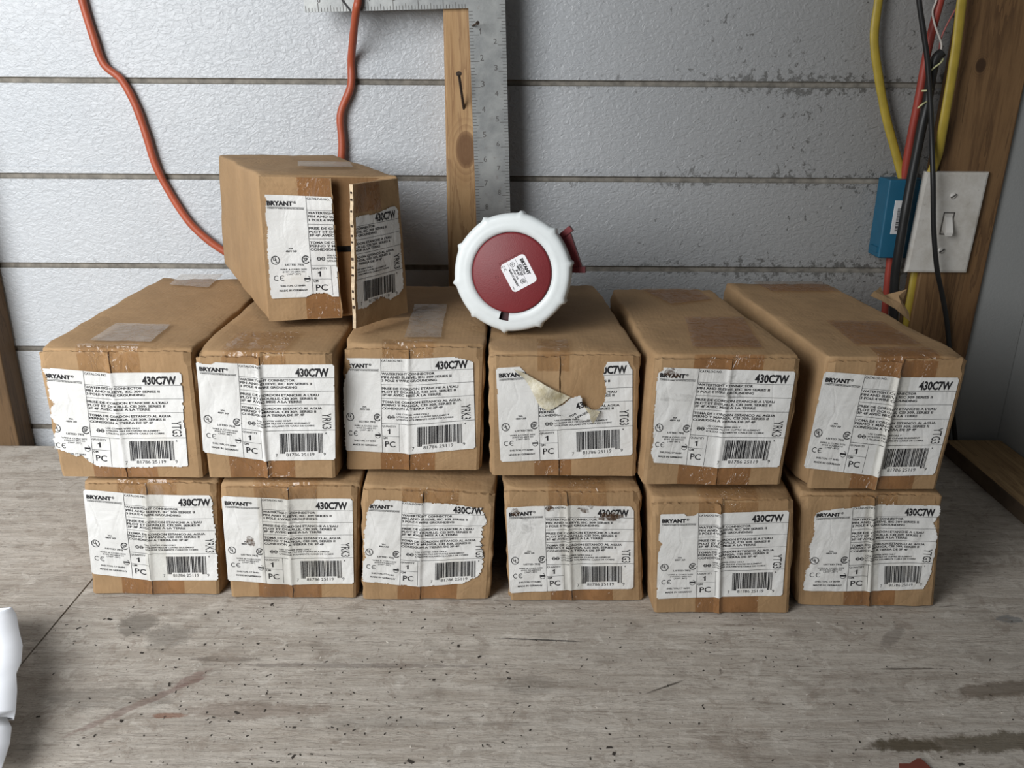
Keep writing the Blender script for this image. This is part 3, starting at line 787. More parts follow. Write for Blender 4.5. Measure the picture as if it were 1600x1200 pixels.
    st(PL, .27, sl-.01, .012, .15, M_TAPEB, root); st(PL, .27, sl-.005, .80, .985, M_TAPEB, root); st(PR, .03, .55, .015, .20, M_TAPEB, root)
    st(lambda s, t, o: F0(s, 0, 0)+e2*t*L+Vector((0, 0, .0022)), .28, .70, .22, .42, M_TAPEW, root)
open_box()

# ------------------------------------------------------------------ pin and sleeve connector lying on the boxes
M_WHITE = simple('white_plastic', (0.68, 0.72, 0.72), .35, vary=.05, scale=60, bump=.06, bs=120)
M_RED = simple('red_plastic', (0.175, 0.014, 0.018), .5, vary=.08, bump=.12, bs=900)
M_DRED = simple('dark_red_plastic', (0.05, 0.006, 0.008), .5)
def connector():
    R = .0490
    top = UT+.0015
    front = Vector((-.0010, .690, top+R-.0006))
    root = thing('pin_and_sleeve_connector', 'red and white industrial plug connector lying on the boxes, face forward', 'plug connector', (front.x, front.y+.08, top))
    yaw = math.radians(9)
    tl = math.radians(8.5)         # the wide ring props the front up, the narrow tail rests lower
    ax = Vector((math.sin(yaw)*math.cos(tl), math.cos(yaw)*math.cos(tl), -math.sin(tl))); ex = Vector((math.cos(yaw), -math.sin(yaw), 0)); ez = ex.cross(ax)
    base = Vector(root.location)
    def T(r, a, d): return front-base+ex*(r*math.cos(a))+ez*(r*math.sin(a))+ax*d
    nub = [math.radians(a) for a in (83, 119.5, 155.5, 192, 229, 264, 300, 333, 11, 47)]
    def lathe(name, prof, mat, par, seg=180, nubs=False, notch=None, smooth=True):
        V = []; Fc = []
        for k, (r, d) in enumerate(prof):
            for i in range(seg):
                a = 2*math.pi*i/seg; rr = r
                if nubs and r > R*.93:
                    for q in nub:
                        dd = (a-q+math.pi) % (2*math.pi)-math.pi
                        rr += .0024*max(0, 1-abs(dd)/.055)**.8*min(1, (r-R*.93)/(R*.07))
                    rr *= 1-.012*abs(math.sin((a-nub[0])*5))
                V.append(T(rr, a, d))
        for k in range(len(prof)-1):
            for i in range(seg):
                a = k*seg+i; b = k*seg+(i+1) % seg
                if notch and notch(k, 2*math.pi*(i+.5)/seg): continue
                Fc.append((a, a+seg, b+seg, b))
        return mesh_obj(name, V, Fc, mat, par, smooth=smooth)
    rd = .0330
    # notch: a slot cut out of the ring's inner edge at the lower left
    na = math.radians(262)
    nt = lambda k, a: abs((a-na+math.pi) % (2*math.pi)-math.pi) < .095 and 0 <= k <= 2
    prof = [(rd+.0004, .007), (rd+.0004, .0010), (rd+.0030, .0002), (rd+.0066, .0001), (rd+.009, .0004), (R-.0045, .0001), (R-.0018, .0008), (R-.0004, .0026), (R, .0050), (R, .016), (R-.001, .022), (R-.0035, .024), (R-.004, .030), (R-.010, .031)]
    lathe('locking_ring', prof, M_WHITE, root, nubs=True, notch=nt)
    lathe('key_slot', [(rd-.002, .005), (rd+.0075, .005)], M_DRED, root)
    lathe('barrel', [(R-.020, .028), (R-.020, .034), (R-.020, .085), (R-.0215, .095), (R-.022, .10), (R-.022, .150), (R-.026, .155), (.0001, .155)], M_RED, root, seg=64)
    disc = lathe('red_cover', [(.0001, -.0002), (rd-.0016, -.0002), (rd-.0004, .0003), (rd, .0012), (rd, .008)], M_RED, root)
    # latch at the right
    mb = MB()
    def blk(a0, a1, r0, r1, d0, d1):
        P_ = []
        for d in (d0, d1):
            for (a, r) in ((a0, r0), (a0, r1), (a1, r1), (a1, r0)): P_.append(T(r, math.radians(a), d))
        mb.add(P_, [(0, 1, 2, 3), (7, 6, 5, 4), (0, 4, 5, 1), (1, 5, 6, 2), (2, 6, 7, 3), (3, 7, 4, 0)])
    blk(3, 40, R-.018, R+.0080, .022, .034); blk(1, 6, R-.016, R+.0098, .021, .036); blk(37, 42, R-.016, R+.0098, .021, .036)
    mb.build('latch', M_RED, root)
    # rating label
    ang = math.radians(-60)
    c0 = Vector((.0060, .0002))      # centre on the face
    tx = Vector((math.cos(ang), math.sin(ang))); ty = Vector((-tx.y, tx.x))
    Lw, Lh = .0250, .0228
    def S(u, v, d):  # u along text 0..1, v down 0..1
        q = c0+tx*((u-.5)*Lw)+ty*((.5-v)*Lh)
        return front-base+ex*q.x+ez*q.y+ax*(-.0002-d)
    rr = .0032; pts = []
    for (cu_, cv, a0) in ((1, 1, -90), (1, 0, 0), (0, 0, 90), (0, 1, 180)):
        for k in range(7):
            a = math.radians(a0+15*k); cx = (Lw/2-rr)*(1 if cu_ else -1); cy = (Lh/2-rr)*(1 if cv == 0 else -1)
            x = cx+rr*math.cos(a); y = cy+rr*math.sin(a); pts.append((x/Lw+.5, .5-y/Lh))
    V = [S(u, v, .0002) for u, v in pts]; Vb = [S(u, v, -.0001) for u, v in pts]; N = len(V)
    Fc = [tuple(range(N))]+[(i, (i+1) % N, N+(i+1) % N, N+i) for i in range(N)]
    lab = mesh_obj('rating_label', V+Vb, Fc, simple('white_sticker', (.80, .80, .82), .35, vary=.03), disc)
    A = Art(); asp = Lw/Lh
    A.text('BRYANT', .12, .70, .23, .12, .06); A.text('430C7W', .25, .64, .355, .085, .04); A.text('480V 3\u00d8', .25, .62, .46, .075, .04); A.text('3P 4W', .36, .58, .555, .075, .05)
    A.rect(.05, .375, .95, .385); A.ring(.16, .56, .082, .014, asp); A.text('UL', .12, .20, .59, .07, .03)
    A.text('LISTED 783J', .28, .66, .65, .055, .035); A.ring(.80, .50, .085, .02, asp, 25, 335); A.text('SP', .76, .86, .54, .08, .03)
    A.text('MADE IN GERMANY', .26, .88, .77, .065, .045); A.rect(.05, .70, .93, .708)
    A.ring(.10, .88, .045, .012, asp, 50, 310); A.ring(.21, .88, .045, .012, asp, 50, 310); A.rect(.17, .872, .21, .888); A.text('YRK3', .78, .92, .94, .05, .0)
    mesh_obj('label_printing', [S(u, v, .0003) for u, v in A.V], A.T, M_BLACK, lab)
    # faint moulded frame and mark beside the label
    B = Art()
    for (u0, v0, u1, v1) in ((-.08, -.02, -.065, .98), (-.08, -.02, .2, -.005), (-.08, .965, .1, .98)): B.rect(u0, v0, u1, v1)
    B.ring(.28, 1.28, .05, .012, asp, 50, 310); B.ring(.42, 1.28, .05, .012, asp, 50, 310)
    mesh_obj('moulded_mark', [S(u, v, .00035) for u, v in B.V], B.T, M_RED, disc)
connector()

# ------------------------------------------------------------------ workbench
def bench_mat():
    t = NT('weathered_plywood'); xs = t.xyz(); x, y = xs[0], xs[1]
    v = t.mapped((1, 1, 1))
    g = t.noise(t.mapped((5, 60, 5)), 1.6, 6, .65, .5); g2 = t.noise(t.mapped((40, 230, 16)), 1, 6, .75, 1.2); big = t.noise(v, 5, 5, .6)
    med = t.noise(v, 24, 6, .65, .4); fine = t.noise(v, 420, 4, .7)
    c = t.mix(t.ramp(g, .3, .7), (0.36, 0.315, 0.265), (0.56, 0.515, 0.455))
    c = t.mix(t.ramp(g2, .52, .70, 0, .75), c, (0.17, 0.135, 0.105))
    c = t.mix(t.ramp(t.noise(t.mapped((26, 300, 10), rot=(0, 0, .12)), 1, 5, .7, .8), .62, .72, 0, .7), c, (0.10, 0.08, 0.065))
    c = t.mix(t.ramp(t.noise(v, 10, 6, .75, .5), .52, .68, 0, .55), c, (0.56, 0.525, 0.47))
    c = t.mix(t.ramp(big, .45, .7, 0, .35), c, (0.235, 0.205, 0.175))
    c = t.mix(t.ramp(med, .55, .72, 0, .5), c, (0.18, 0.15, 0.12))
    c = t.mix(t.ramp(fine, .55, .75, 0, .6), c, (0.15, 0.12, 0.10))
    c = t.mix(t.ramp(t.noise(v, 170, 5, .75, .6), .62, .70, 0, .75), c, (0.11, 0.085, 0.07))
    c = t.mix(t.ramp(t.noise(v, 55, 6, .75, .8), .56, .64, 0, .55), c, (0.60, 0.56, 0.50))
    nz = t.noise(v, 48, 6, .75, .6); nzb = t.noise(v, 14, 4, .6)
    def stain(px, py, rx, ry, col, amt, ang=0, soft=.3, n=None):
        nonlocal c
        p = PZ(px, py, 0); m = t.blob(x, y, p.x, p.y, rx, ry, ang, n or nz, soft); c = t.mix(t.math('MULTIPLY', m, amt), c, col)
    dk = (.13, .115, .095); rd = (.16, .085, .07)
    stain(212, 975, .020, .018, dk, .6); stain(262, 995, .024, .018, dk, .5); stain(170, 1090, .055, .014, dk, .4)
    stain(345, 1030, .030, .003, (.09, .07, .055), .5); stain(300, 1060, .016, .006, rd, .55, .8); stain(220, 1100, .05, .004, rd, .45, .7); stain(262, 1118, .014, .003, (.22, .10, .06), .7)
    stain(1560, 1160, .10, .010, (.10, .08, .05), .8, .05); stain(1420, 1165, .035, .006, (.09, .07, .045), .75); stain(1590, 1075, .05, .010, (.13, .10, .07), .7, .1)
    stain(850, 1000, .045, .0012, (.03, .03, .03), .85, -.06, .5); stain(1040, 1073, .02, .0012, (.05, .04, .03), .8, .45, .5); stain(830, 1070, .03, .014, dk, .35, 0, .5, nzb)
    stain(1420, 1045, .03, .0012, (.06, .05, .04), .7, .02); stain(570, 1040, .12, .003, (.10, .08, .07), .45); stain(400, 1110, .06, .010, (.16, .11, .08), .4)
    stain(1395, 995, .02, .006, (.15, .13, .11), .5, .8); stain(1575, 968, .012, .006, (.12, .14, .15), .6); stain(640, 1130, .1, .006, dk, .3, 0, .5, nzb)
    c = t.mix(t.ramp(t.noise(v, 32, 6, .75, 1.0), .56, .62, 0, .45), c, (0.24, 0.195, 0.155))
    nm = t.bump(g2, .8, .0016); nm = t.bump(med, .6, .0018, nm); nm = t.bump(fine, .25, .0005, nm)
    return t.set(c, .72, nm, 0, .25)
M_BENCH = bench_mat()
bench = thing('workbench_top', 'worn grey plywood workbench top carrying all the boxes', 'workbench', (0, 0, 0))
seamx = PZ(90, 970, 0).x
for (x0, x1) in ((-1.3, seamx-.0008), (seamx+.0008, .591)):
    mb = MB(); mb.box((x0, .05, -.018), (x1, .95, 0)); mb.build('plywood_sheet', M_BENCH, bench)
mb = MB(); mb.box((-1.3, .052, -.060), (.591, .95, -.0185)); mb.build('bench_frame', simple('frame_lumber', (.16, .11, .07), .8), bench)

# crumbs and sawdust on the bench
rr = random.Random(5); mb = MB(); mw = []
for k in range(520):
    u = rr.uniform(20, 1590); v = 945+250*rr.random()**1.1
    if rr.random() < .4: u = rr.gauss(430, 160)
    if u < 60: continue
    p = PZ(u, v, 0); s = rr.uniform(.00022, .00065)*(2.0 if rr.random() < .06 else 1); a = rr.random()*3.1; el = rr.uniform(1, 2.6)
    c, sn = math.cos(a), math.sin(a)
    Q = [(p.x+(c*dx*el-sn*dy)*s, p.y+(sn*dx*el+c*dy)*s, z) for z in (0, s*.5) for dx, dy in ((-1, -.6), (1, -.8), (.8, .7), (-.7, .9))]
    mb.add(Q, [(0, 3, 2, 1), (4, 5, 6, 7), (0, 1, 5, 4), (1, 2, 6, 5), (2, 3, 7, 6), (3, 0, 4, 7)], 1 if rr.random() < .10 else 0)
cr_o = mb.build('sawdust_crumbs', [simple('dark_crumbs', (.035, .028, .022), .9), simple('pale_crumbs', (.6, .56, .5), .9)])
cr_o['kind'] = 'stuff'; tag(cr_o, 'dark crumbs and chips scattered over the plywood bench top', 'debris')

# thin strip of board lying along the right wall
mb = MB(); zt = .018
x0f = PZ(1598, 787, zt); x0b = PZ(1484, 681, zt)
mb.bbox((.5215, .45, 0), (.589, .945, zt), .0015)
mb.M = [1 if (mb.V[f[0]][0] < .5222 and mb.V[f[2]][0] < .5222) else 0 for f in mb.F]  # second slot: left side face, in a darker brown
bo = mb.build('wooden_board', [wood('board_pine', (.42, .28, .14), (.30, .19, .09), (.14, .08, .035), 'y', gscale=1.2), simple('dark_board_edge', (.10, .07, .045), .8, vary=.3)], origin=(.55, .70, 0))
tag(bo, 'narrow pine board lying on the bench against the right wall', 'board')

# white crumpled sheet at the left front
def sheet_left():
    outl = [(0, 948), (18, 945), (25, 957), (30, 985), (36, 1010), (34, 1038), (26, 1055), (27, 1080), (24, 1108), (21, 1121), (10, 1118), (17, 1132), (14, 1155), (6, 1180), (-2, 1205)]
    E = []
    for k, (u, v) in enumerate(outl):
        z = .030-.010*(v-945)/255; E.append(PZ(u, v, z))
    nn = 8; V = []; Fc = []
    for o in (0, -.0012):
        for p in E:
            for i in range(nn+1):
                f = i/nn; q = Vector((p.x-.16*f, p.y+.004*math.sin(f*6), p.z-.010*math.sin(f*3)*.9+.0025*math.sin(p.y*40)+o))
                q.z = max(.002+o, q.z) ; V.append(q)
    N = len(E)*(nn+1)
    for k in range(len(E)-1):
        for i in range(nn):
            a = k*(nn+1)+i; Fc.append((a, a+1, a+nn+2, a+nn+1)); Fc.append((N+a, N+a+nn+1, N+a+nn+2, N+a+1))
        a = k*(nn+1); Fc.append((a, a+nn+1, N+a+nn+1, N+a)); b = a+nn; Fc.append((b, N+b, N+b+nn+1, b+nn+1))
    for i in range(nn):
        Fc.append((i, N+i, N+i+1, i+1)); b = (len(E)-1)*(nn+1)+i; Fc.append((b, b+1, N+b+1, N+b))
    o = mesh_obj('plastic_sheet', V, Fc, simple('white_sheet', (.80, .82, .86), .45, vary=.04, scale=20), smooth=True, origin=(-.45, .55, 0))
    tag(o, 'white sheet with a wavy torn edge at the left front of the bench', 'sheet')
sheet_left()
# red-brown scrap at the front edge of the view
def scrap():
    P_ = [PZ(u, v, .0) for u, v in ((1404, 1197), (1420, 1197), (1432, 1189), (1438, 1189), (1452, 1202), (1462, 1222), (1440, 1236), (1410, 1226))]
    V = [(p.x, p.y, .0002) for p in P_]+[(p.x, p.y, .0022) for p in P_]; n = len(P_)
    Fc = [tuple(range(n-1, -1, -1)), tuple(range(n, 2*n))]+[(i, (i+1) % n, n+(i+1) % n, n+i) for i in range(n)]
    o = mesh_obj('paint_chip', V, Fc, simple('red_brown_paint', (.15, .035, .02), .6), origin=(P_[0].x, P_[0].y, 0)); tag(o, 'small dark red chip on the bench at the bottom right', 'paint chip')
scrap()

# ------------------------------------------------------------------ walls
YS = .985
def siding_mat():
    t = NT('textured_grey_paint'); xs = t.xyz(); x, z = xs[0], xs[2]; v = t.mapped((1, 1, 1))
    em = t.noise(t.mapped((100, 100, 150), rot=(0, .3, 0)), 1.35, 3, .5, 1.3); fine = t.noise(v, 600, 3, .6)
    big = t.noise(v, 4, 4, .6); med = t.noise(v, 26, 5, .7)
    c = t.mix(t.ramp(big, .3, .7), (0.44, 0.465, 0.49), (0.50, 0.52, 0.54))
    c = t.mix(t.ramp(x, -.05, .40, 0, .9), c, (0.235, 0.23, 0.22))  # greyer to the right: soiled paint, with light falloff put into the colour
    c = t.mix(t.ramp(med, .6, .85, 0, .25), c, (0.32, 0.31, 0.29))
    # distance to the nearest joint
    zz = t.math('DIVIDE', t.math('SUBTRACT', z, Z0), CH); fr = t.math('FRACT', t.math('ADD', zz, 10)); d = t.math('MINIMUM', fr, t.math('SUBTRACT', 1, fr))
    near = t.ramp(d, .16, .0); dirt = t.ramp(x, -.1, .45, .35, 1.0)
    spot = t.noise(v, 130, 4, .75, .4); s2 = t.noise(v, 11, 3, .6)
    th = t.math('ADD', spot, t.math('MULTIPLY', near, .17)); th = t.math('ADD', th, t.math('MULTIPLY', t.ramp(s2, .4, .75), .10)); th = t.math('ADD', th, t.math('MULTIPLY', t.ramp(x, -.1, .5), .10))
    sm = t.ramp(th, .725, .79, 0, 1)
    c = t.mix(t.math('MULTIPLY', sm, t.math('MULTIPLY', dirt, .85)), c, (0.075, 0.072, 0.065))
    sp2 = t.noise(t.mapped((1, 1, 1), loc=(3, 1, 2)), 105, 3, .7, .5)
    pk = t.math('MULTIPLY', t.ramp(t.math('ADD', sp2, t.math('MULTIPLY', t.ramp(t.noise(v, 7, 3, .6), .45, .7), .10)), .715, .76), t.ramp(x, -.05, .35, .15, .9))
    c = t.mix(pk, c, (0.07, 0.068, 0.062))
    edge = t.ramp(d, .035, .0); c = t.mix(t.math('MULTIPLY', edge, t.ramp(med, .35, .6, .25, .85)), c, (0.17, 0.155, 0.13))
    nm = t.bump(em, .55, .0024); nm = t.bump(fine, .12, .0006, nm)
    return t.set(c, .38, nm, 0, .5)
def zl(v): return PY(700, v, YS).z
zs = [zl(v) for v in (128.5, 274, 418)]
CH = (zs[0]-zs[2])/2; Z0 = zs[2]
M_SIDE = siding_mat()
M_GROOVE = simple('dirty_joint', (.20, .185, .16), .9, vary=.4, scale=90)
mb = MB(); X0, X1 = -1.3, .62
prof = []   # (y, z, material of the segment that follows)
for k in range(-5, 6):
    zb = Z0+k*CH
    prof += [(YS+.0030, zb-.0024, 1), (YS+.0026, zb+.0014, 1), (YS+.0002, zb+.0030, 0)]
    if k % 2 == 1: prof += [(YS+.0002, zb+.0105, 0), (YS+.0009, zb+.0108, 0)]
    prof += [(YS, zb+CH-.0034, 1)]
V = []; Fc = []; MI = []
for (y, z, m) in prof: V += [(X0, y, z), (X1, y, z)]
for k in range(len(prof)-1):
    Fc.append((2*k, 2*k+1, 2*k+3, 2*k+2)); MI.append(prof[k][2])
nb = len(V); V += [(X0, YS+.03, prof[0][1]), (X1, YS+.03, prof[0][1]), (X0, YS+.03, prof[-1][1]), (X1, YS+.03, prof[-1][1])]
Fc.append((nb, nb+2, nb+3, nb+1)); MI.append(0)
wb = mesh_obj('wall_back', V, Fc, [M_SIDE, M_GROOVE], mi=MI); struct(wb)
# right-hand wall
M_GREY = simple('grey_panel', (.26, .265, .26), .6, vary=.05, scale=8, bump=.3, bs=500)
mb = MB(); mb.box((.592, -.1, -.1), (.612, .984, 1.0)); struct(mb.build('wall_right', M_GREY))
mb = MB(); mb.box((.5335, .957, -.06), (.5915, .984, 1.0)); struct(mb.build('wall_corner', M_GREY))

# posts
c0, c1, c2 = (.50, .33, .17), (.40, .24, .11), (.20, .10, .045)
def post(name, xa, xb, y0, y1, z0, z1, mat, label, lean=0.0):
    mb = MB(); V = []
    h = z1-z0
    mb.bbox((xa, y0, z0), (xb, y1, z1), .002)
    mb.V = [(x+lean*(z-z0), y, z) for x, y, z in mb.V]
    return tag(mb.build(name, mat, origin=((xa+xb)/2, (y0+y1)/2, z0)), label, 'post')
pa = PY(699, 440, .948); 
kz = PY(728, 235, .948); 
postx = PY(696, 200, .948).x
post('wooden_post', postx, postx+.0385, .948, .983, -.06, .66, wood('stud_pine', c0, c1, c2, 'z', knots=[(kz.x-(postx+.01925), kz.z+.06, .0125, .022)]), 'narrow pine stud behind the metal square, nail sticking out')
post('wooden_post', PY(1424, 480, .948).x, PY(1487, 655, .948).x+.0015, .951, .983, -.06, .75, wood('post_fir', (.20, .115, .052), (.145, .076, .032), (.055, .028, .014), 'z', gscale=.7, knots=[(-.005, .50, .006, .008), (.012, .33, .004, .004)]), 'wide dark wooden post at the right carrying the light switch', lean=.018)
post('wooden_post', PY(-60, 600, .948).x, PY(20, 660, .948).x, .951, .983, -.06, .85, wood('post_dark', (.15, .09, .045), (.11, .065, .03), (.05, .03, .015), 'z'), 'dark wooden post at the far left edge, behind the boxes')

# nails
M_NAIL = simple('rusty_nail', (.10, .075, .06), .5, metal=.6, vary=.4, scale=600)
def nail(tipp, head, r, label):
    tipp, head = Vector(tipp), Vector(head)
    mb = MB(); V, Fc = tube([tipp, tipp.lerp(head, .5), head], r, seg=10, n=3); mb.add(V, Fc)
    d = (head-tipp).normalized(); V, Fc = tube([head, head+d*.0006, head+d*.0013], r*2.1, seg=14, n=2); mb.add(V, Fc)
    tag(mb.build('nail', M_NAIL, smooth=False, origin=tuple(tipp)), label, 'nail', 'nails by the metal square')
nail(PY(725, 172, .950), PY(717, 116, .920), .0014, 'long bent nail in the face of the pine stud')
nail(PY(735, 42, .950), PY(746, 36, .928), .0009, 'short thin nail at the inner edge of the metal square')

# ------------------------------------------------------------------ framing square
def square():
    t = NT('worn_steel'); v = t.mapped((1, 1, 1)); n = t.noise(v, 30, 5, .7); n2 = t.noise(v, 140, 4, .7)
    c = t.mix(t.ramp(n, .35, .65), (.24, .25, .25), (.37, .38, .37)); c = t.mix(t.ramp(n2, .62, .75, 0, .5), c, (.20, .17, .15))
    m = t.set(c, .42, t.bump(n2, .2, .0006), .35, .5)
    yq = .9455; ic = PY(732, 13, yq)   # inner corner
    base = Vector((ic.x, yq, ic.z))
    root = thing('framing_square', 'metal framing square with engraved inch marks, hung on the pine stud', 'framing square', base)
    a = math.radians(1.7)
    e = Vector((math.cos(a), 0, math.sin(a))); f = Vector((-math.sin(a), 0, math.cos(a)))
    def S(x, z, d=0): return e*x+f*z+Vector((0, -d, 0))
    IN = .0254; W1 = .0375; W2 = .0375
    out = [(0, 0), (-6.55*IN, 0), (-6.55*IN, W2), (W1, W2), (W1, -10.4*IN), (0, -10.4*IN)]
    V = [S(x, z, .002) for x, z in out]+[S(x, z, 0) for x, z in out]; n = 6
    Fc = [(0, 3, 2, 1), (0, 5, 4, 3), (6, 7, 8, 9), (6, 9, 10, 11)]+[(i, (i+1) % n, n+(i+1) % n, n+i) for i in range(n)]
    mesh_obj('blade', V, Fc, m, root)
    A = Art()
    def seg(x0, z0, x1, z1):
        A.add(np.array([(x0, z0), (x1, z0), (x1, z1), (x0, z1)]), [(0, 1, 2), (0, 2, 3)])
    w_ = .00028
    for k in range(1, 8*7):      # tongue, along its lower edge
        x = -k*IN/8
        if x < -6.5*IN: break
        h = .0085 if k % 8 == 0 else (.006 if k % 4 == 0 else .004); seg(x-w_, .0002, x+w_, h)
    for k in range(1, 8*10+1):
        z = -k*IN/8; h = .0095 if k % 8 == 0 else (.006 if k % 4 == 0 else .0042); seg(.0002, z-w_, h, z+w_)
    for k in range(-8, 8*10+1):
        z = -k*IN/8-.010; h = .0085 if k % 8 == 0 else (.006 if k % 4 == 0 else .0042); seg(W1-h, z-w_, W1-.0002, z+w_)
    def num(s, x, z, hgt, wd):
        V, T = glyphs(s, .0); x0, x1 = V[:, 0].min(), V[:, 0].max(); H = V[:, 1].max()
        A.add(np.stack([x+(V[:, 0]-x0)/(x1-x0)*wd, z+V[:, 1]/H*hgt], 1), T)
    for k in range(1, 7): num(str(k), -k*IN-.0005 if k > 1 else -k*IN+.001, .0088, .0060, .0018 if k == 1 else .0034)
    for k in range(1, 11): num(str(k), .0102, -k*IN+.0006, .0058, .0018 if k == 1 else .0036 if k < 10 else .006)
    for k in range(1, 11): num(str(k+1), W1-.0130, -k*IN-.009, .0052, .0034 if k < 9 else .0055)
    mesh_obj('engraved_scale', [S(x, z, .00215) for x, z in A.V], A.T, simple('engraving', (.10, .095, .09), .7), root)
    mb = MB(); 
    scr = [S(-5.05*IN, .010, .0024), S(-5.0*IN, .012, .0024), S(-4.68*IN, .001, .0024), S(-4.74*IN, -.0002, .0024)]
    mb.add(scr, [(0, 3, 2, 1)]); mb.build('scratch', M_BLACK, root)
square()

# ------------------------------------------------------------------ cables
M_OR = simple('orange_cord_jacket', (.38, .082, .036), .45, vary=.12, scale=30, bump=.15, bs=250)
def cable(name, pts, r, mat, label, cat, ry=None, wob=.05, seg=12):
    P_ = [PY(u, v, y) for u, v, y in pts]; V, Fc = tube(P_, r, ry, seg, 10, wob)
    return tag(mesh_obj(name, V, Fc, mat, smooth=True, origin=tuple(P_[0])), label, cat)
cable('extension_cord', [(118,-60,.979),(128,-2,.979),(145,55,.979),(162,100,.979),(190,125,.979),(212,165,.979),(228,210,.979),(246,265,.979),(280,325,.979),(310,362,.978),(356,396,.978),(420,425,.978),(480,412,.978),(520,350,.978),(534,240,.978),(532,180,.978),(548,135,.979),(549,90,.978),(556,20,.940),(560,-5,.938),(562,-70,.938)], .0042, M_OR,
      'orange extension cord hanging down the wall in a loop behind the opened box', 'cord', wob=.1)
M_YEL = simple('yellow_cable_jacket', (.38, .28, .035), .5, vary=.12, scale=60)
M_RC = simple('red_cable_jacket', (.30, .045, .03), .5); M_BC = simple('black_cable_jacket', (.012, .012, .012), .45)
cable('electrical_cable', [(1378,-60,.972),(1373,-2,.972),(1366,60,.970),(1373,120,.970),(1384,180,.970),(1400,240,.968),(1412,285,.966),(1416,300,.966)], .0048, M_YEL, 'flat yellow cable hanging to the left of the red cable', 'cable', ry=.0026)
cable('electrical_cable', [(1513,-60,.936),(1503,0,.936),(1496,60,.936),(1487,120,.936),(1475,190,.936),(1467,235,.941),(1461,255,.947),(1452,278,.9490)], .0052, M_YEL, 'flat yellow cable crossing in front of the wooden post', 'cable', ry=.0026)
cable('electrical_cable', [(1434,408,.962),(1430,425,.960),(1424,460,.958),(1417,500,.958),(1412,560,.962)], .0050, M_YEL, 'short yellow cable leaving the blue box below the switch plate', 'cable', ry=.0026)
cable('electrical_cable', [(1480,-60,.950),(1469,0,.950),(1457,45,.952),(1446,95,.954),(1436,150,.956),(1424,210,.960),(1415,262,.964),(1411,290,.968)], .0042, M_RC, 'red cable coming down into the blue box', 'cable')
cable('electrical_cable', [(1391,400,.966),(1388,430,.966),(1384,470,.968),(1380,520,.970)], .0040, M_RC, 'short red cable coming out under the blue box', 'cable')
cable('electrical_cable', [(1472,82,.944),(1462,92,.944),(1456,115,.944),(1448,165,.944),(1440,200,.944),(1432,240,.944),(1424,280,.944),(1413,340,.942),(1403,400,.944),(1398,440,.948),(1396,505,.952)], .0050, M_BC, 'thick black cable running across the blue box', 'cable')
cable('electrical_cable', [(1433,-60,.934),(1436,0,.934),(1443,50,.934),(1449,95,.934),(1453,150,.934),(1456,220,.932),(1458,290,.926),(1459,360,.926),(1464,420,.928),(1472,460,.938),(1479,500,.944),(1483,540,.946),(1486,600,.946),(1490,660,.946),(1494,700,.946)], .0027, M_BC, 'thin black cable hanging in front of the switch plate', 'cable')
M_WW = simple('white_wire', (.60, .55, .50), .5); M_PW = simple('pale_yellow_wire', (.55, .55, .30), .5)
cable('electrical_wire', [(1466,-30,.946),(1463,0,.946),(1457,18,.946),(1461,40,.944),(1469,62,.944),(1471,72,.944),(1469,84,.944)], .0010, M_WW, 'thin white wire twisted beside the red cable', 'wire', seg=8)
cable('electrical_wire', [(1504,-30,.944),(1498,5,.944),(1491,18,.944),(1478,42,.944),(1470,62,.946),(1466,88,.948)], .0009, simple('thin_red_wire', (.30, .08, .07), .5), 'hair-thin red wire next to the yellow cable', 'wire', seg=8)
P_ = []
cable('wire_tie', [(1452,112,.938),(1462,104,.937),(1470,98,.938),(1474,92,.942)], .0009, M_PW, 'pale wire wrapped around the black cable, topmost wrap', 'wire', seg=8)
cable('wire_tie', [(1440,142,.941),(1449,141.5,.938),(1457,140,.940)], .0009, M_PW, 'pale wire wrapped around the black cable, middle wrap', 'wire', seg=8)
cable('wire_tie', [(1434,169,.941),(1441,163,.938),(1448,159,.940)], .0009, M_PW, 'pale wire wrapped around the black cable, lowest wrap', 'wire', seg=8)

# ------------------------------------------------------------------ blue box and light switch
M_BLUE = simple('blue_plastic', (.012, .105, .185), .5, vary=.08)
def bluebox():
    xa = PY(1382, 340, .952).x; xb = PY(1443, 340, .952).x; z1 = PY(1410, 281, .952).z; z0 = PY(1395, 404, .952).z
    root = thing('electrical_box', 'blue plastic electrical box on the left side of the wide post', 'electrical box', ((xa+xb)/2, .983, z0))
    b = Vector(root.location)
    mb = MB(); mb.bbox((xa-b.x, .953-b.y, 0), (xb-b.x, .9835-b.y, z1-z0), .002)
    mb.box((xa-b.x-.002, .956-b.y, .006), (xa-b.x+.002, .975-b.y, .012)); mb.build('housing', M_BLUE, root)
    # barcode sticker
    zc_ = (PY(1400, 340, .952).z)-z0; xc = PY(1403, 340, .952).x-b.x
    q = .9526-b.y
    mb = MB(); mb.bbox((xc-.0055, q-.0004, zc_-.0185), (xc+.0085, q+.0006, zc_+.0185), .0004)
    st = mb.build('barcode_sticker', simple('sticker_white', (.62, .62, .62), .5, vary=.05), root)
    mb = MB(); r_ = random.Random(3); z = zc_-.0150
    while z < zc_+.010:
        h = r_.choice((.0004, .0007, .0011)); mb.box((xc-.0015, q-.0006, z), (xc+.0060, q-.0004, z+h)); z += h+r_.choice((.0004, .0007))
    mb.build('barcode', M_BLACK, st)
bluebox()
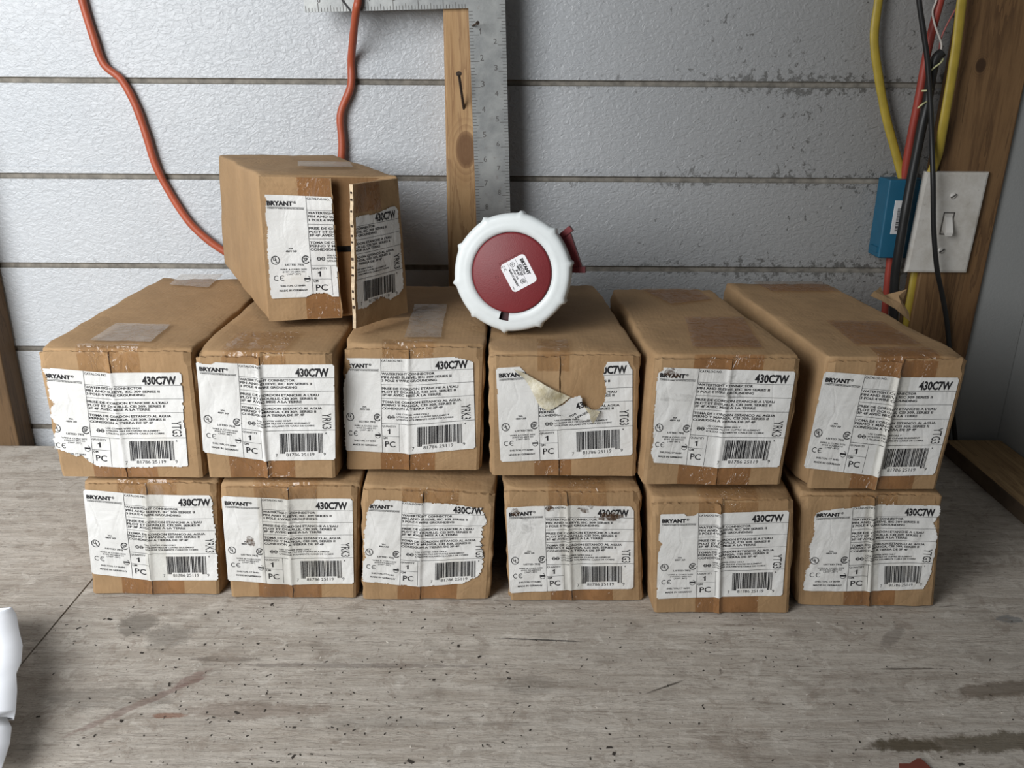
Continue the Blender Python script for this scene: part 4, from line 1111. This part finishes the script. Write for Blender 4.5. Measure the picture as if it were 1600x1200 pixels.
def switch():
    t = NT('grimy_white_plastic'); v = t.mapped((1, 1, 1)); n = t.noise(v, 45, 5, .7)
    c = t.mix(t.ramp(n, .4, .7), (.58, .56, .52), (.44, .41, .36)); c = t.mix(t.ramp(t.noise(v, 160, 3), .66, .75, 0, .5), c, (.25, .22, .18))
    mp = t.set(c, .4, None, 0, .5)
    C = [PY(u, v_, .944) for u, v_ in ((1443, 268), (1541, 269), (1517, 427), (1421, 427))]
    cx = sum(p.x for p in C)/4; cz = sum(p.z for p in C)/4; w_ = .0695; h = (C[0].z+C[1].z-C[2].z-C[3].z)/2
    root = thing('light_switch', 'white toggle light switch with grimy cover plate on the wide post', 'light switch', (cx, .951, cz))
    lean = .04
    def S(x, y, z): return (x+lean*z, y, z)
    mb = MB(); 
    V = []; Fc = []
    for (k, y) in ((1, 0), (1, -.003), (.97, -.0052), (.9, -.006)):
        for (sx, sz) in ((-1, -1), (1, -1), (1, 1), (-1, 1)):
            dx = w_/2-(1-k)*.03; dz = h/2-(1-k)*.03; V.append(S(sx*dx, y, sz*dz))
    for k in range(3):
        for i in range(4): a = k*4+i; b = k*4+(i+1) % 4; Fc.append((a, b, b+4, a+4))
    Fc += [(12, 13, 14, 15), (3, 2, 1, 0)]
    mesh_obj('cover_plate', V, Fc, mp, root)
    mb = MB(); dk = simple('slot_shadow_gap', (.06, .055, .05), .7)
    for a, b in (((-.0058, -.0066, -.0122), (.0058, -.0058, -.0112)), ((-.0058, -.0066, .0112), (.0058, -.0058, .0122)), ((-.0060, -.0066, -.0122), (-.0052, -.0058, .0122)), ((.0052, -.0066, -.0122), (.0060, -.0058, .0122))): mb.box(a, b)
    mb.V = [S(*p) for p in mb.V]; mb.build('toggle_frame', dk, root)
    tg = simple('toggle_white', (.66, .64, .60), .35, vary=.04)
    mb = MB(); Vt = [(-.0038, -.005, .009), (.0038, -.005, .009), (.0040, -.005, -.006), (-.0040, -.005, -.006), (-.0034, -.0085, .007), (.0034, -.0085, .007), (.0036, -.0165, -.0085), (-.0036, -.0165, -.0085), (-.0036, -.0155, -.0125), (.0036, -.0155, -.0125)]
    mb.add([S(*p) for p in Vt], [(4, 5, 1, 0), (4, 7, 6, 5), (7, 8, 9, 6), (0, 3, 7, 4), (1, 5, 6, 2), (8, 3, 2, 9), (3, 8, 7), (2, 6, 9)])
    mb.build('toggle', tg, root)
    for sz in (.030, -.030):
        V = []; Fc = []; ns = 16
        for (r, y) in ((.0036, -.0058), (.0034, -.0070), (.002, -.0078), (.0001, -.0080)):
            for i in range(ns): a = 2*math.pi*i/ns; V.append(S(r*math.cos(a), y, sz+r*math.sin(a)))
        for k in range(3):
            for i in range(ns): a = k*ns+i; b = k*ns+(i+1) % ns; Fc.append((a, b, b+ns, a+ns))
        scw = mesh_obj('screw', V, Fc, tg, root, smooth=True)
        mb = MB(); R_ = Matrix.Rotation(math.radians(-35), 3, 'Y'); mb.box((-.0032, -.0086, sz-.0005), (.0032, -.0074, sz+.0005), rot=R_, c=(0, -.008, sz)); mb.V = [S(*p) for p in mb.V]
        mb.build('screw_slot', dk, scw)
switch()
bpy.context.view_layer.update()
